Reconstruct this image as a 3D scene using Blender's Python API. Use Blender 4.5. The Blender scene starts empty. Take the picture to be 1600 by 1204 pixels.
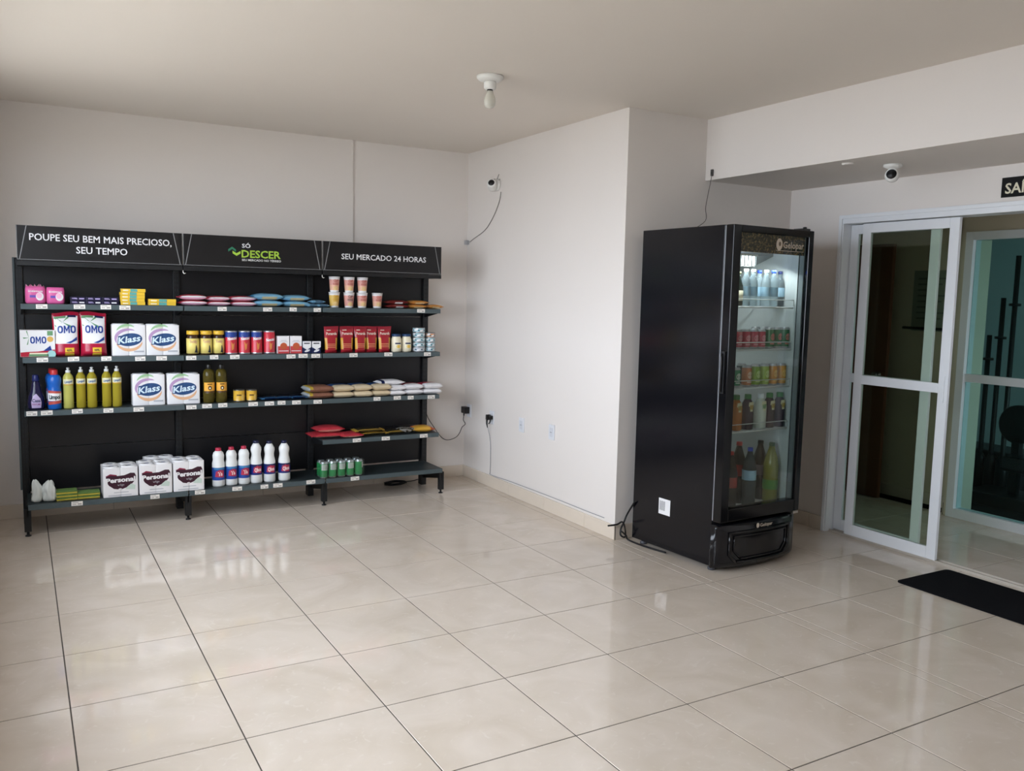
import bpy, math, random
from mathutils import Vector, Matrix

random.seed(7)
sc = bpy.context.scene
col = sc.collection

# ------------------------------------------------------------------ camera
TILE = 0.53
FPX = 1334.87
YAW, PITCH, ROLL = -0.524774, -0.104098, 0.0224667
CAM = Vector((-0.12357, -5.61529, 1.58689))
_cy, _sy = math.cos(YAW), math.sin(YAW)
_fw = Vector((-_sy*math.cos(PITCH), _cy*math.cos(PITCH), math.sin(PITCH)))
_r0 = Vector((_cy, _sy, 0)); _u0 = _r0.cross(_fw)
_rt = _r0*math.cos(ROLL) + _u0*math.sin(ROLL)
_up = _u0*math.cos(ROLL) - _r0*math.sin(ROLL)
cam_data = bpy.data.cameras.new('camera')
cam_data.sensor_width = 36.0
cam_data.lens = FPX*36.0/1600.0
cam_data.clip_start = 0.05
cam = bpy.data.objects.new('camera', cam_data)
col.objects.link(cam)
M = Matrix((( _rt.x, _up.x, -_fw.x, CAM.x), (_rt.y, _up.y, -_fw.y, CAM.y), (_rt.z, _up.z, -_fw.z, CAM.z), (0, 0, 0, 1)))
cam.matrix_world = M
sc.camera = cam

# ------------------------------------------------------------------ world, light, exposure
world = bpy.data.worlds.new('overcast_sky')
sc.world = world
world.use_nodes = True
bg = world.node_tree.nodes['Background']
bg.inputs['Color'].default_value = (0.855, 0.88, 1.0, 1)
bg.inputs['Strength'].default_value = 12.2
sc.view_settings.view_transform = 'Standard'
sc.view_settings.look = 'None'
sc.view_settings.gamma = 1.0
sc.view_settings.use_curve_mapping = False
sc.view_settings.exposure = 0.0
sc.cycles.max_bounces = 8
sc.cycles.caustics_reflective = False
sc.cycles.caustics_refractive = False

def portal(name, loc, rot, sx, sy):
    l = bpy.data.lights.new(name, 'AREA')
    l.shape = 'RECTANGLE'; l.size = sx; l.size_y = sy
    l.cycles.is_portal = True
    o = bpy.data.objects.new(name, l); col.objects.link(o)
    o.location = loc; o.rotation_euler = rot
    return o
# window openings (left wall, gym)
WIN_L = (-4.9, 0.1, 0.95, 2.45)       # y0, y1, z0, z1 in the left wall
WIN_G = (6.15, 7.45, 0.4, 2.45)          # x0, x1, z0, z1 in the gym's side wall
WIN_ADDED = (5.05, 5.8, 0.9, 2.1)         # x0, x1, z0, z1 of an unseen window added at the corridor end for light
XL, YF, XG = -0.5, -7.2, 8.9
portal('window_portal', (XL-0.16, (WIN_L[0]+WIN_L[1])/2, (WIN_L[2]+WIN_L[3])/2), (0, -math.pi/2, 0), WIN_L[3]-WIN_L[2], WIN_L[1]-WIN_L[0])
for nm, W in (('gym_window_portal', WIN_G), ('added_window_portal', WIN_ADDED)):
    portal(nm, ((W[0]+W[1])/2, -5.16, (W[2]+W[3])/2), (math.pi/2, 0, 0), W[1]-W[0], W[3]-W[2])

# ------------------------------------------------------------------ helpers
def ray(x, y):
    return _rt*((x-800)/FPX) + _up*((602-y)/FPX) + _fw
def at(x, y, ax, v):
    d = ray(x, y); return CAM + d*((v-CAM[ax])/d[ax])

def lin(h):
    h = h.lstrip('#')
    o = []
    for i in (0, 2, 4):
        c = int(h[i:i+2], 16)/255
        o.append(c/12.92 if c <= 0.04045 else ((c+0.055)/1.055)**2.4)
    return (*o, 1)

MATS = {}
def mat(name, c, rough=0.5, metal=0.0, spec=0.5, var=0.0, vscale=6.0, trans=0.0, ior=1.45, bump=0.0, bscale=60.0, emit=0.0, coat=0.0, alpha=1.0):
    """procedural material: principled with noise-driven tint and fine relief"""
    if name in MATS: return MATS[name]
    m = bpy.data.materials.new(name); m.use_nodes = True
    nt = m.node_tree; p = nt.nodes['Principled BSDF']
    p.inputs['Base Color'].default_value = lin(c)
    p.inputs['Roughness'].default_value = rough
    p.inputs['Metallic'].default_value = metal
    p.inputs['Specular IOR Level'].default_value = spec
    p.inputs['IOR'].default_value = ior
    p.inputs['Transmission Weight'].default_value = trans
    p.inputs['Coat Weight'].default_value = coat
    p.inputs['Alpha'].default_value = alpha
    if emit:
        p.inputs['Emission Color'].default_value = lin(c); p.inputs['Emission Strength'].default_value = emit
    if var or bump:
        tc = nt.nodes.new('ShaderNodeTexCoord')
    if var:
        n = nt.nodes.new('ShaderNodeTexNoise'); n.inputs['Scale'].default_value = vscale; n.inputs['Detail'].default_value = 4
        nt.links.new(tc.outputs['Object'], n.inputs['Vector'])
        mx = nt.nodes.new('ShaderNodeMix'); mx.data_type = 'RGBA'
        a = lin(c)
        mx.inputs['A'].default_value = (*[max(0, q*(1-var)) for q in a[:3]], 1)
        mx.inputs['B'].default_value = (*[min(1, q*(1+var)) for q in a[:3]], 1)
        nt.links.new(n.outputs['Fac'], mx.inputs['Factor'])
        nt.links.new(mx.outputs['Result'], p.inputs['Base Color'])
    if bump:
        n2 = nt.nodes.new('ShaderNodeTexNoise'); n2.inputs['Scale'].default_value = bscale; n2.inputs['Detail'].default_value = 3
        nt.links.new(tc.outputs['Object'], n2.inputs['Vector'])
        b = nt.nodes.new('ShaderNodeBump'); b.inputs['Strength'].default_value = bump; b.inputs['Distance'].default_value = 0.01
        nt.links.new(n2.outputs['Fac'], b.inputs['Height']); nt.links.new(b.outputs['Normal'], p.inputs['Normal'])
    MATS[name] = m
    return m

def glass_mat(name, tint, rough=0.0, refl=0.08):
    """thin architectural glass: tinted see-through pane with a mirror sheen"""
    m = bpy.data.materials.new(name); m.use_nodes = True
    nt = m.node_tree; nt.nodes.remove(nt.nodes['Principled BSDF'])
    out = nt.nodes['Material Output']
    tr = nt.nodes.new('ShaderNodeBsdfTransparent'); tr.inputs['Color'].default_value = lin(tint)
    gl = nt.nodes.new('ShaderNodeBsdfGlossy'); gl.inputs['Roughness'].default_value = rough
    lw = nt.nodes.new('ShaderNodeLayerWeight')
    pw = nt.nodes.new('ShaderNodeMath'); pw.operation = 'POWER'; pw.inputs[1].default_value = 5.0
    ml = nt.nodes.new('ShaderNodeMath'); ml.operation = 'MULTIPLY_ADD'; ml.inputs[1].default_value = 1-refl; ml.inputs[2].default_value = refl; ml.use_clamp = True
    nt.links.new(lw.outputs['Facing'], pw.inputs[0])
    mx = nt.nodes.new('ShaderNodeMixShader')
    nt.links.new(pw.outputs['Value'], ml.inputs[0]); nt.links.new(ml.outputs['Value'], mx.inputs['Fac'])
    nt.links.new(tr.outputs['BSDF'], mx.inputs[1]); nt.links.new(gl.outputs['BSDF'], mx.inputs[2])
    nt.links.new(mx.outputs['Shader'], out.inputs['Surface'])
    MATS[name] = m
    return m

class MB:
    def __init__(s): s.v = []; s.f = []; s.m = []; s.s = []
    def add(s, vs, fs, mi=0, smooth=False):
        b = len(s.v); s.v += [tuple(q) for q in vs]
        for i, f in enumerate(fs):
            s.f.append([b+k for k in f]); s.m.append(mi[i] if isinstance(mi, list) else mi); s.s.append(smooth)
        return s
    def box(s, x0, x1, y0, y1, z0, z1, mi=0):
        vs = [(x0,y0,z0),(x1,y0,z0),(x1,y1,z0),(x0,y1,z0),(x0,y0,z1),(x1,y0,z1),(x1,y1,z1),(x0,y1,z1)]
        return s.add(vs, [(0,3,2,1),(4,5,6,7),(0,1,5,4),(1,2,6,5),(2,3,7,6),(3,0,4,7)], mi)
    def lathe(s, prof, n=16, cx=0, cy=0, mi=0, smooth=True, sq=0.0):
        vs = []; fs = []; ms = []
        for (r, z) in prof:
            for k in range(n):
                a = 2*math.pi*k/n
                q = 1.0
                if sq: q = 1.0/((abs(math.cos(a))**(2+sq) + abs(math.sin(a))**(2+sq))**(1/(2+sq)))
                vs.append((cx+r*q*math.cos(a), cy+r*q*math.sin(a), z))
        for i in range(len(prof)-1):
            for k in range(n):
                fs.append((i*n+k, i*n+(k+1)%n, (i+1)*n+(k+1)%n, (i+1)*n+k))
                ms.append(mi[i] if isinstance(mi, list) else mi)
        if prof[0][0] > 1e-5: fs.append(tuple(range(n-1, -1, -1))); ms.append(mi[0] if isinstance(mi, list) else mi)
        if prof[-1][0] > 1e-5: fs.append(tuple((len(prof)-1)*n+k for k in range(n))); ms.append(mi[-1] if isinstance(mi, list) else mi)
        b = len(s.f)
        s.add(vs, fs, ms, smooth)
        for j in range(b, len(s.f)):
            if len(s.f[j]) > 4: s.s[j] = False
        return s
    def tube(s, pts, r, n=6, mi=0):
        pts = [Vector(p) for p in pts]; vs = []; fs = []
        prev = None
        for i, p in enumerate(pts):
            t = (pts[min(i+1, len(pts)-1)] - pts[max(i-1, 0)]).normalized()
            a = prev if prev else (Vector((0,0,1)) if abs(t.z) < .9 else Vector((1,0,0)))
            u = t.cross(a)
            u = u.normalized() if u.length > 1e-6 else t.orthogonal().normalized()
            w = u.cross(t).normalized(); prev = w
            rr = r[i] if isinstance(r, list) else r
            for k in range(n):
                g = 2*math.pi*k/n
                vs.append(p + u*(rr*math.cos(g)) + w*(rr*math.sin(g)))
        for i in range(len(pts)-1):
            for k in range(n):
                fs.append((i*n+k, i*n+(k+1)%n, (i+1)*n+(k+1)%n, (i+1)*n+k))
        fs.append(tuple(range(n-1, -1, -1))); fs.append(tuple((len(pts)-1)*n+k for k in range(n)))
        return s.add(vs, fs, mi, True)
    def prism(s, poly, y0, y1, mi=0, ax='y'):
        n = len(poly)
        f = (lambda a, b, c: (a, c, b)) if ax == 'y' else ((lambda a, b, c: (c, a, b)) if ax == 'x' else (lambda a, b, c: (a, b, c)))
        vs = [f(a, b, y0) for a, b in poly] + [f(a, b, y1) for a, b in poly]
        fs = [tuple(range(n)), tuple(range(2*n-1, n-1, -1))]
        fs += [(i, n+i, n+(i+1) % n, (i+1) % n) for i in range(n)]
        return s.add(vs, fs, mi)
    def fan(s, pts2, fn, mi=0, c=None):
        """flat printed patch: polygon pts2 mapped by fn(x, z), fanned from its centre with a middle ring"""
        dense = []
        for (a, b), (a2, b2) in zip(pts2, pts2[1:]+pts2[:1]):
            k = max(1, int(math.hypot(a2-a, b2-b)/.012))
            dense += [(a+(a2-a)*q/k, b+(b2-b)*q/k) for q in range(k)]
        pts2 = dense; n = len(pts2)
        cx, cz = c if c else (sum(p[0] for p in pts2)/n, sum(p[1] for p in pts2)/n)
        nr = max(1, int(max(math.hypot(a-cx, b-cz) for a, b in pts2)/.014))
        vs = [fn(cx, cz)]; fs = []
        for r in range(1, nr+1): vs += [fn(cx+(a-cx)*r/nr, cz+(b-cz)*r/nr) for a, b in pts2]
        fs = [(0, 1+i, 1+(i+1) % n) for i in range(n)]
        for r in range(nr-1): fs += [(1+r*n+i, 1+(r+1)*n+i, 1+(r+1)*n+(i+1) % n, 1+r*n+(i+1) % n) for i in range(n)]
        return s.add(vs, fs, mi)
    def rect(s, x0, x1, z0, z1, fn, mi=0, nx=6, nz=2):
        vs = [fn(x0+(x1-x0)*i/nx, z0+(z1-z0)*j/nz) for j in range(nz+1) for i in range(nx+1)]
        fs = [(j*(nx+1)+i, j*(nx+1)+i+1, (j+1)*(nx+1)+i+1, (j+1)*(nx+1)+i) for j in range(nz) for i in range(nx)]
        return s.add(vs, fs, mi)
    def text(s, t, cx, z0, w, h, fn, mi=0, bold=0.0, shear=0.0, slope=0.0):
        """lettering of width w and cap height h, centred at cx, baseline z0, mapped by fn(x, z)"""
        vs, fs, tw = text2d(t, bold)
        kx = w/tw; kz = h/0.70
        return s.add([fn(cx + a*kx + shear*b*kz, z0 + b*kz + slope*a*kx) for a, b in vs], fs, mi)
    def build(s, name, mats, parent=None, loc=None, rot=None, bevel=0.0):
        me = bpy.data.meshes.new(name)
        me.from_pydata(s.v, [], s.f)
        for m in (mats if isinstance(mats, (list, tuple)) else [mats]): me.materials.append(m)
        me.polygons.foreach_set('material_index', s.m); me.polygons.foreach_set('use_smooth', s.s)
        me.update()
        o = bpy.data.objects.new(name, me); col.objects.link(o)
        if parent: o.parent = parent
        if loc: o.location = loc
        if rot: o.rotation_euler = rot
        if bevel:
            b = o.modifiers.new('bevel', 'BEVEL'); b.width = bevel; b.segments = 2; b.limit_method = 'ANGLE'
        return o

_TX = {}
def text2d(t, bold=0.0):
    k = (t, bold)
    if k in _TX: return _TX[k]
    c = bpy.data.curves.new('lettering_source', 'FONT'); c.body = t; c.size = 1.0; c.align_x = 'CENTER'
    c.resolution_u = 2; c.offset = bold; c.fill_mode = 'FRONT'
    o = bpy.data.objects.new('lettering_source', c); col.objects.link(o)
    dg = bpy.context.evaluated_depsgraph_get(); dg.update()
    me = bpy.data.meshes.new_from_object(o.evaluated_get(dg))
    vs = [(v.co.x, v.co.y) for v in me.vertices]; fs = [tuple(p.vertices) for p in me.polygons]
    bpy.data.objects.remove(o); bpy.data.meshes.remove(me); bpy.data.curves.remove(c)
    xs = [a for a, b in vs]; mid = (min(xs)+max(xs))/2
    vs = [(a-mid, b) for a, b in vs]
    _TX[k] = (vs, fs, max(xs)-min(xs))
    return _TX[k]

def tag(o, label, cat, group=None):
    o['label'] = label; o['category'] = cat
    if group: o['group'] = group
    return o
def thing(name, label, cat, loc=(0,0,0), rotz=0.0, group=None):
    o = bpy.data.objects.new(name, None); col.objects.link(o); o.empty_display_size = 0.05
    o.location = loc; o.rotation_euler = (0, 0, rotz)
    return tag(o, label, cat, group)
def struct(o): o['kind'] = 'structure'; return o
def dup(root, label, loc, rotz=None, group=None):
    c = root.copy(); col.objects.link(c); c.location = loc
    if rotz is not None: c.rotation_euler = (0, 0, rotz)
    c['label'] = label
    if group: c['group'] = group
    for ch in list(root.children):
        d = ch.copy(); col.objects.link(d); d.parent = c
        for g in list(ch.children):
            e = g.copy(); col.objects.link(e); e.parent = d
    return c
def nth(i, n):
    if n == 2: return ('left', 'right')[i]
    if i == 0: return 'leftmost'
    if i == n-1: return 'rightmost'
    if n == 3: return 'middle'
    return ('', 'second from left', 'third from left', 'fourth from left', 'fifth from left', 'sixth from left')[i]

# ------------------------------------------------------------------ materials of the room
def tile_material():
    m = bpy.data.materials.new('polished_beige_tile'); m.use_nodes = True
    nt = m.node_tree; p = nt.nodes['Principled BSDF']; N = nt.nodes.new; L = nt.links.new
    g = N('ShaderNodeNewGeometry')
    n1 = N('ShaderNodeTexNoise'); n1.inputs['Scale'].default_value = 3.2; n1.inputs['Detail'].default_value = 6; n1.inputs['Distortion'].default_value = 1.2
    n2 = N('ShaderNodeTexNoise'); n2.inputs['Scale'].default_value = 14; n2.inputs['Detail'].default_value = 5; n2.inputs['Distortion'].default_value = 2.5
    L(g.outputs['Position'], n1.inputs['Vector']); L(g.outputs['Position'], n2.inputs['Vector'])
    r1 = N('ShaderNodeValToRGB'); r1.color_ramp.elements[0].position = .3; r1.color_ramp.elements[1].position = .72
    r1.color_ramp.elements[0].color = lin('#cdbfae'); r1.color_ramp.elements[1].color = lin('#dacdbf')
    L(n1.outputs['Fac'], r1.inputs['Fac'])
    r2 = N('ShaderNodeValToRGB'); r2.color_ramp.elements[0].position = .60; r2.color_ramp.elements[1].position = .72
    r2.color_ramp.elements[0].color = (0, 0, 0, 1); r2.color_ramp.elements[1].color = (.35, .35, .35, 1)
    L(n2.outputs['Fac'], r2.inputs['Fac'])
    mx = N('ShaderNodeMix'); mx.data_type = 'RGBA'
    mx.inputs['B'].default_value = lin('#e4dbd0')
    L(r2.outputs['Color'], mx.inputs['Factor']); L(r1.outputs['Color'], mx.inputs['A']); L(mx.outputs['Result'], p.inputs['Base Color'])
    p.inputs['Roughness'].default_value = 0.075; p.inputs['Specular IOR Level'].default_value = 0.5
    return m
M_TILE = tile_material()
M_GROUT = mat('dark_grout', '#4a443e', .9, var=.15, vscale=40)
M_WALL = mat('white_wall_paint', '#e4ddd7', .75, spec=.25, var=.015, vscale=2.5, bump=.03, bscale=120)
M_CEIL = mat('ceiling_paint', '#e5ddd4', .85, spec=.2, var=.015, vscale=2, bump=.03, bscale=90)
M_CORR = mat('corridor_paint', '#d6cab6', .8, spec=.2, var=.03, vscale=3)
M_GYMW = mat('gym_paint', '#c3d0d0', .8, spec=.2, var=.03, vscale=3)
M_BASE = mat('beige_baseboard_tile', '#dccfbf', .2, var=.05, vscale=7)
M_ALU = mat('white_aluminium', '#e3e5e8', .35, spec=.5, var=.02, vscale=8)
M_GLASS = glass_mat('green_tinted_glass', '#edf3ed', refl=.03)
M_GLASS2 = glass_mat('gym_glass', '#c2dcd8', refl=.03)
M_WGLASS = glass_mat('clear_window_glass', '#f4f8f8', refl=.04)
M_WOOD = mat('dark_brown_wood', '#5e3722', .5, var=.35, vscale=9)
M_BLACK = mat('black_plastic', '#0e0e10', .4, var=.1)
M_RUB = mat('black_rubber_mat', '#141417', .95, spec=.1, var=.25, vscale=90, bump=.3, bscale=300)
M_WHITEP = mat('white_plastic', '#e9e8e4', .35, var=.02)
M_CONC = mat('outdoor_paving', '#aaa499', .9, var=.15, vscale=2)

# ------------------------------------------------------------------ room shell
CEIL = 2.785; YB = 1.035; XR = 3.25; YA = -1.185; XD = 4.73; XC = 6.15; XGW = 5.96
SOFF = 2.385; XBEAM = 3.905
# floor: grout bed with separate tiles
fl = struct(MB().box(XL, XG+.02, YF, 2.6, -0.14, -0.0016).build('floor', M_GROUT))
_tm = {}
def floor_tile(x0, x1, y0, y1):
    g = 0.0024
    w, d = x1-x0-2*g, y1-y0-2*g
    if w < .01 or d < .01: return
    k = (round(w, 4), round(d, 4))
    if k not in _tm:
        mb = MB(); e = .0012; a, b = w/2, d/2
        vs = [(-a,-b,-.007),(a,-b,-.007),(a,b,-.007),(-a,b,-.007),(-a,-b,-e),(a,-b,-e),(a,b,-e),(-a,b,-e),(-a+e,-b+e,0),(a-e,-b+e,0),(a-e,b-e,0),(-a+e,b-e,0)]
        fs = [(0,3,2,1),(8,9,10,11)] + [(i,(i+1)%4,4+(i+1)%4,4+i) for i in range(4)] + [(4+i,4+(i+1)%4,8+(i+1)%4,8+i) for i in range(4)]
        mb.add(vs, fs); o = mb.build('floor_tile', M_TILE, fl); _tm[k] = o.data
    else:
        o = bpy.data.objects.new('floor_tile', _tm[k]); col.objects.link(o); o.parent = fl
    o.location = ((x0+x1)/2, (y0+y1)/2, 0)
regions = [(XL, XR, YF, YB), (XR, XD+.06, YF, YA), (XD+.06, XC, -5.0, 0.6)]
for (rx0, rx1, ry0, ry1) in regions:
    for i in range(-3, 13):
        for j in range(-14, 3):
            x0, x1 = max(rx0, i*TILE), min(rx1, (i+1)*TILE)
            y0, y1 = max(ry0, j*TILE), min(ry1, (j+1)*TILE)
            if x1-x0 > .01 and y1-y0 > .01: floor_tile(x0, x1, y0, y1)

struct(MB().box(XL-.2, XD+.12, YF-.2, YB+.25, CEIL, CEIL+.15).build('ceiling', M_CEIL))
# back wall: left stretch stands 3 cm proud of the right stretch
xs = at(551, 280, 1, YB).x
struct(MB().box(XL-.15, xs, YB-.015, YB+.2, 0, CEIL).box(xs, XR+.12, YB, YB+.2, 0, CEIL).build('wall_back', M_WALL))
struct(MB().box(XR, XR+.12, YA, YB, 0, CEIL).build('wall_right', M_WALL))
struct(MB().box(XR+.12, XD+.12, YA, YA+.12, 0, CEIL).build('wall_alcove', M_WALL))
struct(MB().box(XBEAM, XD, YF, YA, SOFF, CEIL).build('beam', M_WALL))
# wall with the sliding door
DY0, DY1, DZ = -3.25, -1.645, 2.165
w = MB().box(XD, XD+.12, DY1, YA, 0, CEIL).box(XD, XD+.12, YF, DY0, 0, CEIL).box(XD, XD+.12, DY0, DY1, DZ, CEIL)
struct(w.build('wall_door', M_WALL))
# left wall with a long window
y0, y1, z0, z1 = WIN_L
w = MB().box(XL-.15, XL, YF, y0, 0, CEIL).box(XL-.15, XL, y1, YB-.015, 0, CEIL).box(XL-.15, XL, y0, y1, 0, z0).box(XL-.15, XL, y0, y1, z1, CEIL)
struct(w.build('wall_left', M_WALL))
struct(MB().box(XL-.15, XD+.12, YF-.15, YF, 0, CEIL).build('wall_front', M_WALL))
# window 1 (left wall)
def window_x(name, X, y0, y1, z0, z1, n):
    f = MB(); t = .05
    f.box(X-.05, X, y0, y1, z0, z0+t).box(X-.05, X, y0, y1, z1-t, z1)
    for k in range(n+1):
        c = y0 + (y1-y0)*k/n; c = min(max(c, y0+t/2), y1-t/2)
        f.box(X-.05, X, c-t/2, c+t/2, z0+t, z1-t)
    o = struct(f.build(name, M_ALU))
    for k in range(n):
        a = y0+(y1-y0)*k/n+t*.5; b = y0+(y1-y0)*(k+1)/n-t*.5
        MB().box(X-.028, X-.022, a, b, z0+t, z1-t).build('pane', M_WGLASS, o)
    return o
window_x('window_1', XL-.05, *WIN_L, 4)
struct(MB().box(-16, XL-.15, -20, 12, -.15, -.05).build('ground_left', M_CONC))
struct(MB().box(XD+.12, 20, -20, -5.1, -.15, -.05).build('ground_right', M_CONC))

# corridor and gym behind the sliding door
w = MB().box(XC, XC+.12, -1.74, .6, 0, SOFF).box(XD+.12, XC, .6, .72, 0, SOFF)
x0, x1, z0, z1 = WIN_ADDED
w.box(XD+.12, x0, -5.1, -5.0, 0, SOFF).box(x1, XGW+.1, -5.1, -5.0, 0, SOFF).box(x0, x1, -5.1, -5.0, 0, z0).box(x0, x1, -5.1, -5.0, z1, SOFF)
GY0, GY1, GZ = -3.6, -1.76, 2.13
w.box(XGW, XC+.12, GY1, GY1+.03, 0, SOFF).box(XGW, XGW+.1, GY0, GY1, GZ, SOFF).box(XGW, XGW+.1, -5.0, GY0, 0, SOFF)
w.box(XD, XD+.12, YA+.12, .72, 0, SOFF)
struct(w.build('wall_corridor', M_CORR))
struct(MB().box(XD+.12, XC+.12, -5.1, .72, SOFF, SOFF+.1).build('ceiling_corridor', M_CORR))
x0, x1, z0, z1 = WIN_G
w = MB().box(XG, XG+.12, -5.1, 1.62, 0, 2.6).box(XC+.12, XG, 1.5, 1.62, 0, 2.6)
w.box(XGW+.1, x0, -5.1, -5.0, 0, 2.6).box(x1, XG, -5.1, -5.0, 0, 2.6).box(x0, x1, -5.1, -5.0, 0, z0).box(x0, x1, -5.1, -5.0, z1, 2.6)
w.box(XC+.12, XC+.2, -1.7, 1.6, 0, 2.6)
struct(w.build('wall_gym', M_GYMW))
struct(MB().box(XGW+.1, XG+.12, -5.1, 1.62, 2.6, 2.7).build('ceiling_gym', M_GYMW))
struct(MB().box(XGW+.05, XG, -5.0, 1.5, -.006, .004).build('floor_gym', M_RUB))
def window_y(name, Y, x0, x1, z0, z1):
    t = .05
    f = MB().box(x0, x1, Y-.05, Y, z0, z0+t).box(x0, x1, Y-.05, Y, z1-t, z1).box(x0, x0+t, Y-.05, Y, z0+t, z1-t).box(x1-t, x1, Y-.05, Y, z0+t, z1-t)
    o = struct(f.build(name, M_ALU)); MB().box(x0+t, x1-t, Y-.028, Y-.022, z0+t, z1-t).build('pane', M_WGLASS, o)
window_y('window_2', -5.03, *WIN_G)
window_y('added_window_3', -5.03, *WIN_ADDED)  # out of view, put in to brighten the corridor

# ------------------------------------------------------------------ baseboards: single tiles set along the walls
BH = 0.098
def baseboard(name, p, q, depth, n0=0.0):
    """row of baseboard tiles from p to q (world xy), standing proud by depth towards the left of p->q"""
    d = Vector((q[0]-p[0], q[1]-p[1])); L = d.length; d /= L; nrm = Vector((-d.y, d.x))
    root = struct(MB().box(0, L, 0, depth*.4, 0, BH-.004).build(name, M_GROUT))
    root.location = (p[0], p[1], 0); root.rotation_euler = (0, 0, math.atan2(d.y, d.x))
    s = 0.0; nxt = n0 if n0 > 0 else TILE
    while s < L-.004:
        e = min(L, nxt)
        MB().box(s+.001, e-.001, 0, depth, 0.001, BH).build('baseboard_tile', M_BASE, root, bevel=.0015)
        s = e; nxt = e+TILE
    return root
bd = .012
baseboard('baseboard_right', (XR, YA-bd), (XR, YB), bd, .35)
baseboard('baseboard_back', (XR-bd, YB), (xs, YB), bd, .3)
baseboard('baseboard_back_step', (xs, YB-.015), (XL, YB-.015), bd, .2)
baseboard('baseboard_alcove', (XD, YA), (XR, YA), bd, .5)
baseboard('baseboard_door', (XD, DY1+.005), (XD, YA-bd), bd, .12)
baseboard('baseboard_corridor', (XC, -1.73), (XC, .59), bd, .4)
baseboard('baseboard_gym', (XGW, GY1+.03), (XC-bd, GY1+.03), bd, .3)

# ------------------------------------------------------------------ sliding door between room and corridor (door_1)
d1 = struct(MB().box(XD-.012, XD+.13, DY0, DY1, DZ-.045, DZ).box(XD-.012, XD+.13, DY1-.02, DY1, 0, DZ-.045)
            .box(XD-.012, XD+.13, DY0, DY0+.045, 0, DZ-.045)
            .box(XD-.022, XD-.012, DY1-.012, DY1+.012, 0, DZ+.012).box(XD-.022, XD-.012, DY0, DY1-.012, DZ-.012, DZ+.012).build('door_1', M_ALU, bevel=.002))
MB().box(XD+.02, XD+.10, DY0+.045, DY1-.02, .0005, .004).box(XD+.028, XD+.034, DY0+.045, DY1-.02, .004, .014).box(XD+.078, XD+.084, DY0+.045, DY1-.02, .004, .014).build('floor_track', mat('track_aluminium', '#c9c0b4', .4, .2, var=.05), d1)
def leaf(X, ya, yb, name):
    """one sliding leaf from ya (near camera side) to yb"""
    zt, zb = DZ-.05, .017
    st = .062
    f = MB()
    f.box(X, X+.024, ya, ya+st, zb, zt).box(X, X+.024, yb-st, yb, zb, zt)
    f.box(X, X+.024, ya+st, yb-st, zt-st, zt).box(X, X+.024, ya+st, yb-st, zb, zb+.075).box(X, X+.024, ya+st, yb-st, 1.055, 1.115)
    o = f.build(name, M_ALU, d1, bevel=.002)
    MB().box(X+.009, X+.015, ya+st, yb-st, zb+.075, 1.055).build('pane', M_GLASS, o)
    MB().box(X+.009, X+.015, ya+st, yb-st, 1.115, zt-st).build('pane', M_GLASS, o)
    return o
l1 = leaf(XD+.015, -2.475, -1.80, 'sliding_leaf')
leaf(XD+.065, -2.32, -1.667, 'sliding_leaf')
MB().box(XD+.011, XD+.015, -2.455, -2.435, 1.0, 1.16).box(XD+.009, XD+.0115, -2.449, -2.441, 1.03, 1.13).build('lock_plate', M_ALU, l1)
# gym door (door_2)
d2 = struct(MB().box(XGW-.02, XGW+.08, GY1-.06, GY1, 0, GZ).box(XGW-.02, XGW+.08, GY0, GY0+.06, 0, GZ).box(XGW-.02, XGW+.08, GY0+.06, GY1-.06, GZ-.06, GZ)
            .box(XGW-.02, XGW+.08, GY0+.06, GY1-.06, 0, .07).box(XGW-.005, XGW+.04, GY0+.06, GY1-.06, 1.03, 1.09).build('door_2', M_ALU, bevel=.002))
MB().box(XGW+.015, XGW+.021, GY0+.06, GY1-.06, .07, 1.03).build('pane', M_GLASS2, d2)
MB().box(XGW+.015, XGW+.021, GY0+.06, GY1-.06, 1.09, GZ-.06).build('pane', M_GLASS2, d2)
# wooden door leaf standing in the corridor (door_3)
d3 = struct(MB().box(5.93, 5.965, -1.17, -.36, .008, 2.07).build('door_3', M_WOOD, bevel=.002))
MB().lathe([(.0, 0), (.022, 0), (.022, .008), (.009, .012), (.009, .04), (.024, .046), (.024, .062), (.0, .066)], 12).build('door_knob', mat('brushed_steel', '#8d8d8d', .35, 1.0), d3, (5.93, -1.11, 1.02), (0, -math.pi/2, 0))

# ------------------------------------------------------------------ shelving gondola
BX = [-0.112, 0.853, 1.816, 2.778]
Z1, Z2, Z3, Z4, Z5 = 1.472, 1.134, 0.794, 0.485, 0.207
YS = 0.545; YS5 = 0.468; YP = 0.835       # front of shelves, of the base shelf, of the posts
M_STEEL = mat('black_powder_coat', '#121315', .45, var=.1, vscale=20)
M_PANEL = mat('black_back_panel', '#0d0d11', .38, var=.12, vscale=5)
M_SHELF = mat('shelf_dark_grey', '#2b3335', .4, var=.06, vscale=9)
M_RAIL = mat('price_rail_grey_green', '#4a5659', .35, var=.05, vscale=12)
M_TAG = mat('price_tag_paper', '#e9e4dc', .6, var=.02)
M_INK = mat('tag_ink', '#aaa5a0', .7)
M_SIGN = mat('black_sign_print', '#131214', .35, var=.05)
M_SWHITE = mat('sign_white_print', '#e8e8ea', .5)
M_SGREY = mat('sign_grey_line', '#8f9092', .5)
M_SGREEN = mat('sign_green_print', '#a3c644', .5)
M_SDGREEN = mat('sign_dark_green_print', '#2f7a5c', .5)
M_SLOT = mat('slot_metal', '#33373a', .4, .6)

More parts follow.
